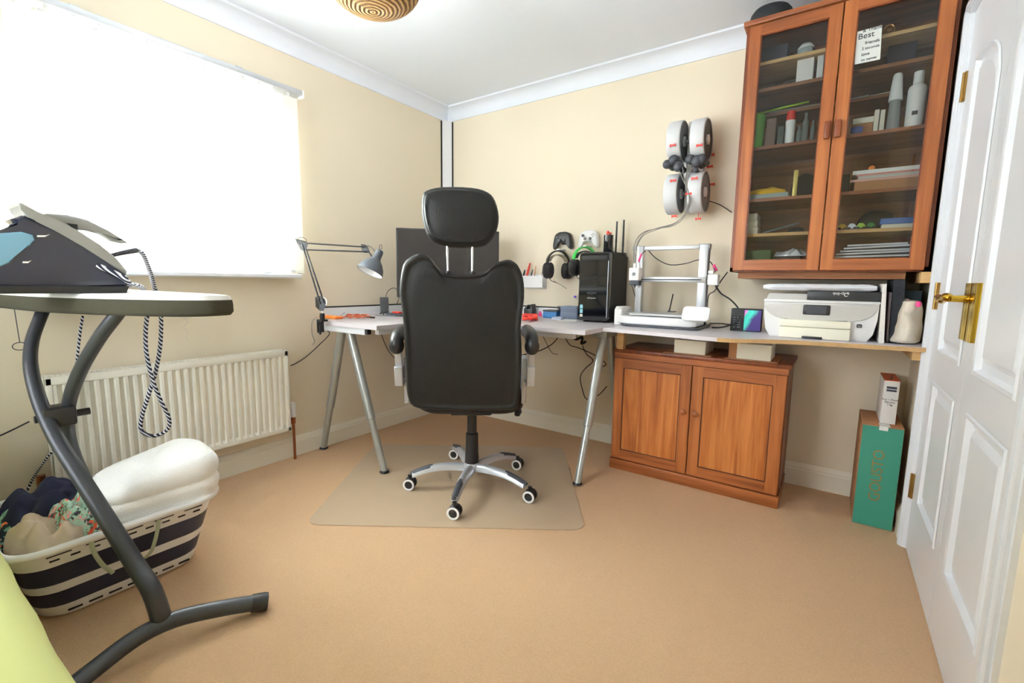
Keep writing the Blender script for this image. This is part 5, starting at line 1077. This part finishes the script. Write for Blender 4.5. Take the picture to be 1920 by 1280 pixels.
# top shelf
citem('dark_box', 1430, 1478, 86, S1, mat('slate_box', (64, 66, 84), .5), 'dark slate box on the top shelf behind the left glazed door', 'box', .12, -.24)
j = thing('storage_jar', 'clear jar with a white domed lid on the top shelf behind the left glazed door', 'jar', (2.38, -.24, S1))
x0, x1 = span(1493, 1530, -.26, 90); MB().lathe(((x0+x1)/2, -.25, S1+.0006), [(.030, 0), (.034, .01), (.034, .035), (.03, .04)], n=24).build('jar', mat('frosted_jar', (180, 190, 190), .15), j); MB().lathe(((x0+x1)/2, -.25, S1+.041), [(.033, 0), (.032, .008), (.02, .022), (.002, .028)], n=24).build('lid', M_white, j)
m_ = MB(); p = at(1668, 47, 'y', YC); x_, z_ = p.x, S1+.024
m_.tube([(x_+.017*math.cos(k*PI/12), YC, z_+.017*math.sin(k*PI/12)) for k in range(25)], .004, 8).lathe((x_, YC+.003, z_), [(.009, 0), (.010, .003), (.006, .006)], (0, -1, 0), 16).box((x_-.012, YC-.006, S1+.0006), (x_+.012, YC+.012, S1+.006)); tag(m_.build('bronze_medal', mat('bronze', (150, 108, 60), .3, metal=.8)), 'round bronze medal on the top shelf behind the right glazed door', 'medal')
# second
citem('printed_box', 1496, 1527, 106, S2, mat('white_card', (232, 230, 228), .6), 'white printed carton on the second shelf behind the left glazed door', 'box', .08)
citem('white_carton', 1534, 1546, 101, S2, mat('white_card', (232, 230, 228), .6), 'white carton partly behind the middle door frame on the second shelf', 'box', .08)
lump('camera', (2.335, -.25, S2+.001), .05, .035, .035, 3.0, M_blk, 'small black camera on the second shelf left of the white printed carton', 'camera', 0, .1, 0)
citem('dark_case', 1668, 1720, 78, S2, mat('indigo_case', (52, 50, 66), .5), 'dark indigo case on the second shelf behind the right glazed door', 'case', .12, -.24)
# third
o1 = at(1420, 204, 'y', -.17); o2 = at(1518, 176, 'y', -.17)
tag(MB().tube([(o1.x, -.17, S3+.015), ((o1.x+o2.x)/2, -.17, S3+.024), (o2.x, -.16, S3+.034)], [.004, .0055, .003], 10).build('green_pole', mat('acid_green', (176, 214, 40), .35)), 'acid green plastic rod lying across the third shelf behind the left glazed door', 'rod')
tag(MB().box((2.24, -.19, S3+.0006), (2.47, -.05, S3+.010), .003).build('document_tray', mat('taupe_tray', (128, 122, 114), .6)), 'flat taupe tray under the acid green rod on the third shelf', 'tray')
tag(MB().prism([(2.52, -.18, S3+.001), (2.62, -.19, S3+.001), (2.61, -.05, S3+.02), (2.51, -.05, S3+.015)], (0, 0, .008)).build('loose_papers', mat('grey_paper', (160, 172, 172), .7)), 'loose grey papers on the third shelf at the middle door frame', 'papers')
tag(MB().prism([(2.625, -.18, S3+.001), (2.71, -.19, S3+.001), (2.70, -.05, S3+.012), (2.62, -.05, S3+.015)], (0, 0, .007)).build('loose_papers', mat('pale_paper', (196, 196, 190), .7)), 'pale folded papers on the third shelf behind the spray bottle cap', 'papers')
# fourth
cyl_item('green_cup', 1412, 1437, 218, S4, mat('grass_green', (98, 178, 52), .45), 'bright green plastic cup on the fourth shelf behind the left glazed door', 'cup', [(.78, 0), (.80, .02), (1, 1), (.94, 1)])
citem('brown_box', 1438, 1456, 222, S4, mat('dusky_box', (110, 84, 74), .6), 'narrow brown box beside the green cup', 'box', .08)
citem('dark_box', 1459, 1470, 236, S4, mat('slate_green', (62, 70, 70), .5), 'small dark slate box left of the red-capped bottle', 'box', .06)
bt = thing('glue_bottle', 'white bottle with a red cap on the fourth shelf behind the left glazed door', 'bottle', (2.36, YC, S4))
x0, x1 = span(1472, 1491, YC+.03, 240); xc = (x0+x1)/2; r = (x1-x0)/2; zc = at(1482, 227, 'y', YC+.03).z; z2 = at(1482, 210, 'y', YC+.03).z
MB().lathe((xc, YC+.03, S4+.0006), [(r*.95, 0), (r, .006), (r, zc-S4), (r*.8, zc-S4+.001)], n=22).build('bottle', M_white, bt); MB().lathe((xc, YC+.03, zc+.0015), [(r*.9, 0), (r*.95, .01), (r*.8, z2-zc)], n=22).build('cap', M_red, bt)
for k, (a, b, t3, h_) in enumerate(((1494, 1505, 236, .05), (1506, 1519, 212, .1), (1521, 1530, 226, .07))):
    cyl_item('glass_bottle', a, b, t3, S4, mat('smoke_glass', (112, 118, 116), .08), ['tiny clear bottle just right of the red-capped bottle', 'tallest of the clear bottles right of the red-capped bottle', 'clear bottle nearest the middle frame on the fourth shelf'][k], 'bottle', [(.95, 0), (1, .05), (1, .7), (.45, .82), (.5, 1), (.4, 1)])
citem('cream_box', 1596, 1640, 200, S4, M_cream, 'cream box top-heavy on a brown box on the fourth shelf behind the right glazed door', 'box', .10, -.26) if False else None
xa, xb2 = span(1598, 1638, -.27, 220); tag(MB().box((xa, -.27, S4+.0006), (xb2, -.15, S4+.052), .002).build('brown_carton', M_card), 'brown carton under the cream box on the fourth shelf', 'box')
tag(MB().box((xa+.004, -.268, S4+.0527), (xb2+.002, -.15, S4+.076), .002).build('cream_carton', M_cream), 'cream carton lying on top of the brown carton on the fourth shelf', 'box')
tag(MB().box((xa, -.315, S4+.0006), (xa+.04, -.278, S4+.030), .002).build('blue_pack', mat('blue_pack', (70, 84, 150), .5)), 'small blue pack in front of the brown carton', 'box')
for k, (a, b) in enumerate(((1641, 1650), (1652, 1661))): citem('white_pack', a, b, 205, S4, mat('offwhite_card', (222, 216, 200), .6), ['off-white narrow pack next to the brown carton', 'off-white narrow pack next to the clear spray bottle'][k], 'box', .05, -.29)
sp2 = thing('spray_bottle', 'clear spray bottle with a tall white cap on the fourth cabinet shelf', 'bottle', (2.68, -.27, S4))
x0, x1 = span(1664, 1691, -.28, 200); xc = (x0+x1)/2; r = (x1-x0)/2; zc = at(1677, 190, 'y', -.28).z; z2 = at(1677, 140, 'y', -.28).z
MB().lathe((xc, -.28, S4+.0006), [(r*.95, 0), (r, .006), (r*.95, .012), (r*.8, zc-S4)], n=26).build('bottle', mat('clear_resin', (150, 152, 150), .08), sp2); MB().lathe((xc, -.28, zc+.001), [(r*1.0, 0), (r*.98, .006), (r*.66, z2-zc-.008), (r*.5, z2-zc)], n=26).build('cap', M_white, sp2)
ws = thing('lotion_bottle', 'large white bottle with a screw cap at the right end of the fourth shelf', 'bottle', (2.75, -.28, S4))
x0, x1 = span(1699, 1735, -.28, 200); xc = (x0+x1)/2; r = (x1-x0)/2; zc = at(1718, 158, 'y', -.28).z; z2 = at(1720, 136, 'y', -.28).z
MB().lathe((xc, -.28, S4+.0006), [(r*.93, 0), (r, .008), (r, zc-S4-.022), (r*.9, zc-S4-.010), (r*.5, zc-S4)], n=28).build('bottle', M_white, ws); MB().lathe((xc, -.28, zc+.001), [(r*.55, 0), (r*.57, .004), (r*.55, z2-zc)], n=24).build('cap', M_white, ws)
MB().box((xc-.012, -.28-r-.0006, S4+.045), (xc+.006, -.28-r+.004, S4+.060)).build('label_print', M_dgrey, ws)
# fifth
lump('yellow_cloth', (2.265, -.24, S5+.022), .085, .06, .035, 6.0, mat('amber_cloth', (226, 176, 30), .8), 'folded amber yellow cloth on the fifth shelf behind the left glazed door', 'cloth', 0, .15, 0)
tag(MB().box((2.19, -.32, S5+.0006), (2.36, -.14, S5+.021), .003).build('paper_stack', mat('grey_paper', (160, 172, 172), .7)), 'stack of grey-green papers under the yellow cloth', 'papers')
lump('black_pouch', (2.415, -.19, S5+.001), .062, .06, .115, 9.0, mat('black_cloth', (24, 28, 32), .7), 'rounded black pouch on the fifth shelf behind the gilt stick', 'pouch', 0, .15, 0)
p = at(1495, 300, 'y', -.30); tag(MB().box((p.x-.009, -.306, S5+.0006), (p.x+.009, -.296, S5+.115), .002).build('gilt_stick', mat('gilt', (190, 172, 100), .4, metal=.5)), 'upright pale gilt stick on the fifth shelf behind the left glazed door', 'ornament')
zz5 = S5+.0006
for k, (w0, w1, h, m_, lb) in enumerate(((2.60, 2.835, .038, M_card, 'brown folder box at the bottom of the paper pile on the fifth shelf'), (2.585, 2.82, .010, mat('pink_card', (216, 168, 160), .6), 'pink folder on the brown folder box'), (2.61, 2.835, .012, mat('pale_paper', (196, 196, 190), .7), 'pale paper bundle on the pink folder'), (2.605, 2.825, .008, mat('rose_card', (206, 136, 130), .6), 'rose red folder between two paper bundles'), (2.59, 2.83, .016, M_paper, 'white paper bundle on top of the pile on the fifth shelf'))):
    tag(MB().box((w0, -.31+.004*k, zz5), (w1, -.08, zz5+h), .001).build('folder', m_), lb, 'folder'); zz5 += h+.0006
tag(MB().box((2.535, -.30, S5+.0006), (2.582, -.10, S5+.078), .004).build('black_case', M_blkm), 'black case standing left of the folder pile on the fifth shelf', 'case')
tag(MB().ell((2.655, -.25, zz5+.012), .012, .010, .012).build('orange_ball', M_orange), 'small orange ball on top of the folder pile', 'ball')
# sixth
for k in range(3): tag(MB().box((2.19, -.315, S6+.0006+k*.032), (2.248-.003*k, -.20, S6+.031+k*.032), .002).build('white_small_box', mat('offwhite_card', (222, 216, 200), .6)), ['lowest', 'middle', 'topmost'][k]+' of three small off-white boxes stacked on the sixth shelf', 'box', 'small boxes stacked in the cabinet')
cable('cable_bundle', 'grey cable bundle leaning on the sixth shelf behind the left glazed door', 'cable', [(2.27, -.29, S6+.006), (2.31, -.29, S6+.016), (2.36, -.28, S6+.03), (2.41, -.27, S6+.045)], .004, M_grey)
lump('black_gadget', (2.405, -.28, S6+.001), .035, .025, .024, 8.0, M_blk, 'small black gadget on the sixth shelf under the grey cable bundle', 'gadget', 0, .1, 0)
car_m = [mat('car_yellow', (224, 178, 40), .3), mat('car_white', (210, 214, 224), .3), mat('car_lime', (150, 190, 60), .3), mat('car_green', (50, 130, 60), .3)]
car_l = ['tiny yellow toy car, first from the middle frame', 'tiny white and blue toy car, second from the middle frame', 'tiny lime toy car, third from the middle frame', 'tiny green toy car nearest the blue box']
M_wheel = M_blk
for k, px in enumerate((1580, 1598, 1615, 1633)):
    x_ = at(px, 418, 'y', -.30).x; t = thing('toy_car', car_l[k], 'toy', (x_, -.30, S6), 'toy cars on the sixth shelf')
    MB().prism([(x_-.016, -.318, S6+.005), (x_+.016, -.318, S6+.005), (x_+.016, -.318, S6+.014), (x_+.010, -.318, S6+.018), (x_+.006, -.318, S6+.026), (x_-.008, -.318, S6+.026), (x_-.014, -.318, S6+.016)], (0, .045, 0), .002).build('body', car_m[k], t)
    for yy in (-.318, -.276):
        for xx in (-.010, .010): MB().cyl((x_+xx, yy-.002, S6+.0062), (x_+xx, yy+.004, S6+.0062), .0056, n=14).build('wheel', M_wheel, t)
lump('black_bag', (2.69, -.20, S6+.001), .075, .05, .085, 12.0, M_blkm, 'slumped black bag behind the toy cars on the sixth shelf', 'bag', 0, .15, 0)
tag(MB().box((2.705, -.315, S6+.0006), (2.84, -.262, S6+.016), .002).build('white_box', mat('offwhite_card', (222, 216, 200), .6)), 'flat white box under the blue box on the sixth shelf', 'box')
tag(MB().box((2.70, -.315, S6+.0167), (2.84, -.262, S6+.040), .002).build('blue_box', mat('royal_box', (60, 100, 170), .5)), 'royal blue box on the sixth shelf right of the toy cars', 'box')
# bottom
tag(MB().box((2.19, -.31, S7+.0006), (2.31, -.12, S7+.085), .006).build('green_box', mat('forest_box', (66, 92, 42), .6)), 'dark green box at the bottom left of the glazed cabinet', 'box')
tag(MB().box((2.322, -.30, S7+.0006), (2.43, -.14, S7+.055), .004).build('black_tub', M_blkm), 'black tub at the bottom of the cabinet beside the green box', 'tub')
lump('plastic_wrap', (2.385, -.24, S7+.056), .062, .04, .032, 3.6, M_wrap, 'crinkled clear wrap on the black tub at the cabinet bottom', 'wrap', 0, .5, 0)
tag(MB().box((2.40, -.318, S7+.0006), (2.43, -.302, S7+.040), .001).build('white_tag_card', M_paper), 'small white card in front of the black tub', 'card')
tag(MB().box((2.56, -.29, S7+.0006), (2.83, -.10, S7+.040), .004).build('black_tray', M_blkm), 'low black tray at the bottom of the cabinet behind the right glazed door', 'tray')
for k in range(5):
    d = .004*k; tag(MB().prism([(2.55+.012*k, -.31, S7+.042+.012*k), (2.82-.006*k, -.315, S7+.046+.012*k+.004*(k % 2)), (2.82, -.12, S7+.046+.012*k), (2.55+.01*k, -.12, S7+.042+.012*k)], (0, 0, .007)).build('wrapped_envelope', M_wrap), ['lowest', 'second', 'middle', 'fourth', 'topmost'][k]+' of the clear wrapped envelopes piled on the black tray', 'envelope', 'wrapped envelopes in the cabinet')
p = at(1645, 478, 'y', -.31); tag(MB().ell((p.x, -.31, S7+.020), .014, .010, .014).build('white_shell', M_paper), 'small white shell in front of the black tray', 'shell')
# note fixed inside the glass
na, nb, nc, nd = [at(a, b, 'y', CYF-.0075) for a, b in ((1602, 122), (1650, 112), (1654, 48), (1606, 61))]
nt_ = thing('note_paper', 'white handwritten note stuck on the glass of the right cabinet door', 'note', na)
YN = CYF-.012
MB().prism([Vector((p.x, YN, p.z)) for p in (na, nb, nc, nd)], (0, .001, 0)).build('sheet', mat('note_white', (214, 218, 214), .7), nt_)
cxn, czn = (na.x+nb.x)/2, (na.z+nd.z)/2
for k, (tx, sz, dx, dz) in enumerate((('Best', .030, -.012, .040), ('& Thank', .018, .006, .060), ('friends', .017, .010, .012), ('2 seconds', .014, .006, -.008), ('love', .016, -.008, -.030), ('xx names', .013, .004, -.050))):
    text('handwriting', tx, sz, frame((cxn+dx, YN-.0006, czn+dz), (1, 0, .02), (0, 0, 1)), M_dgrey, nt_)
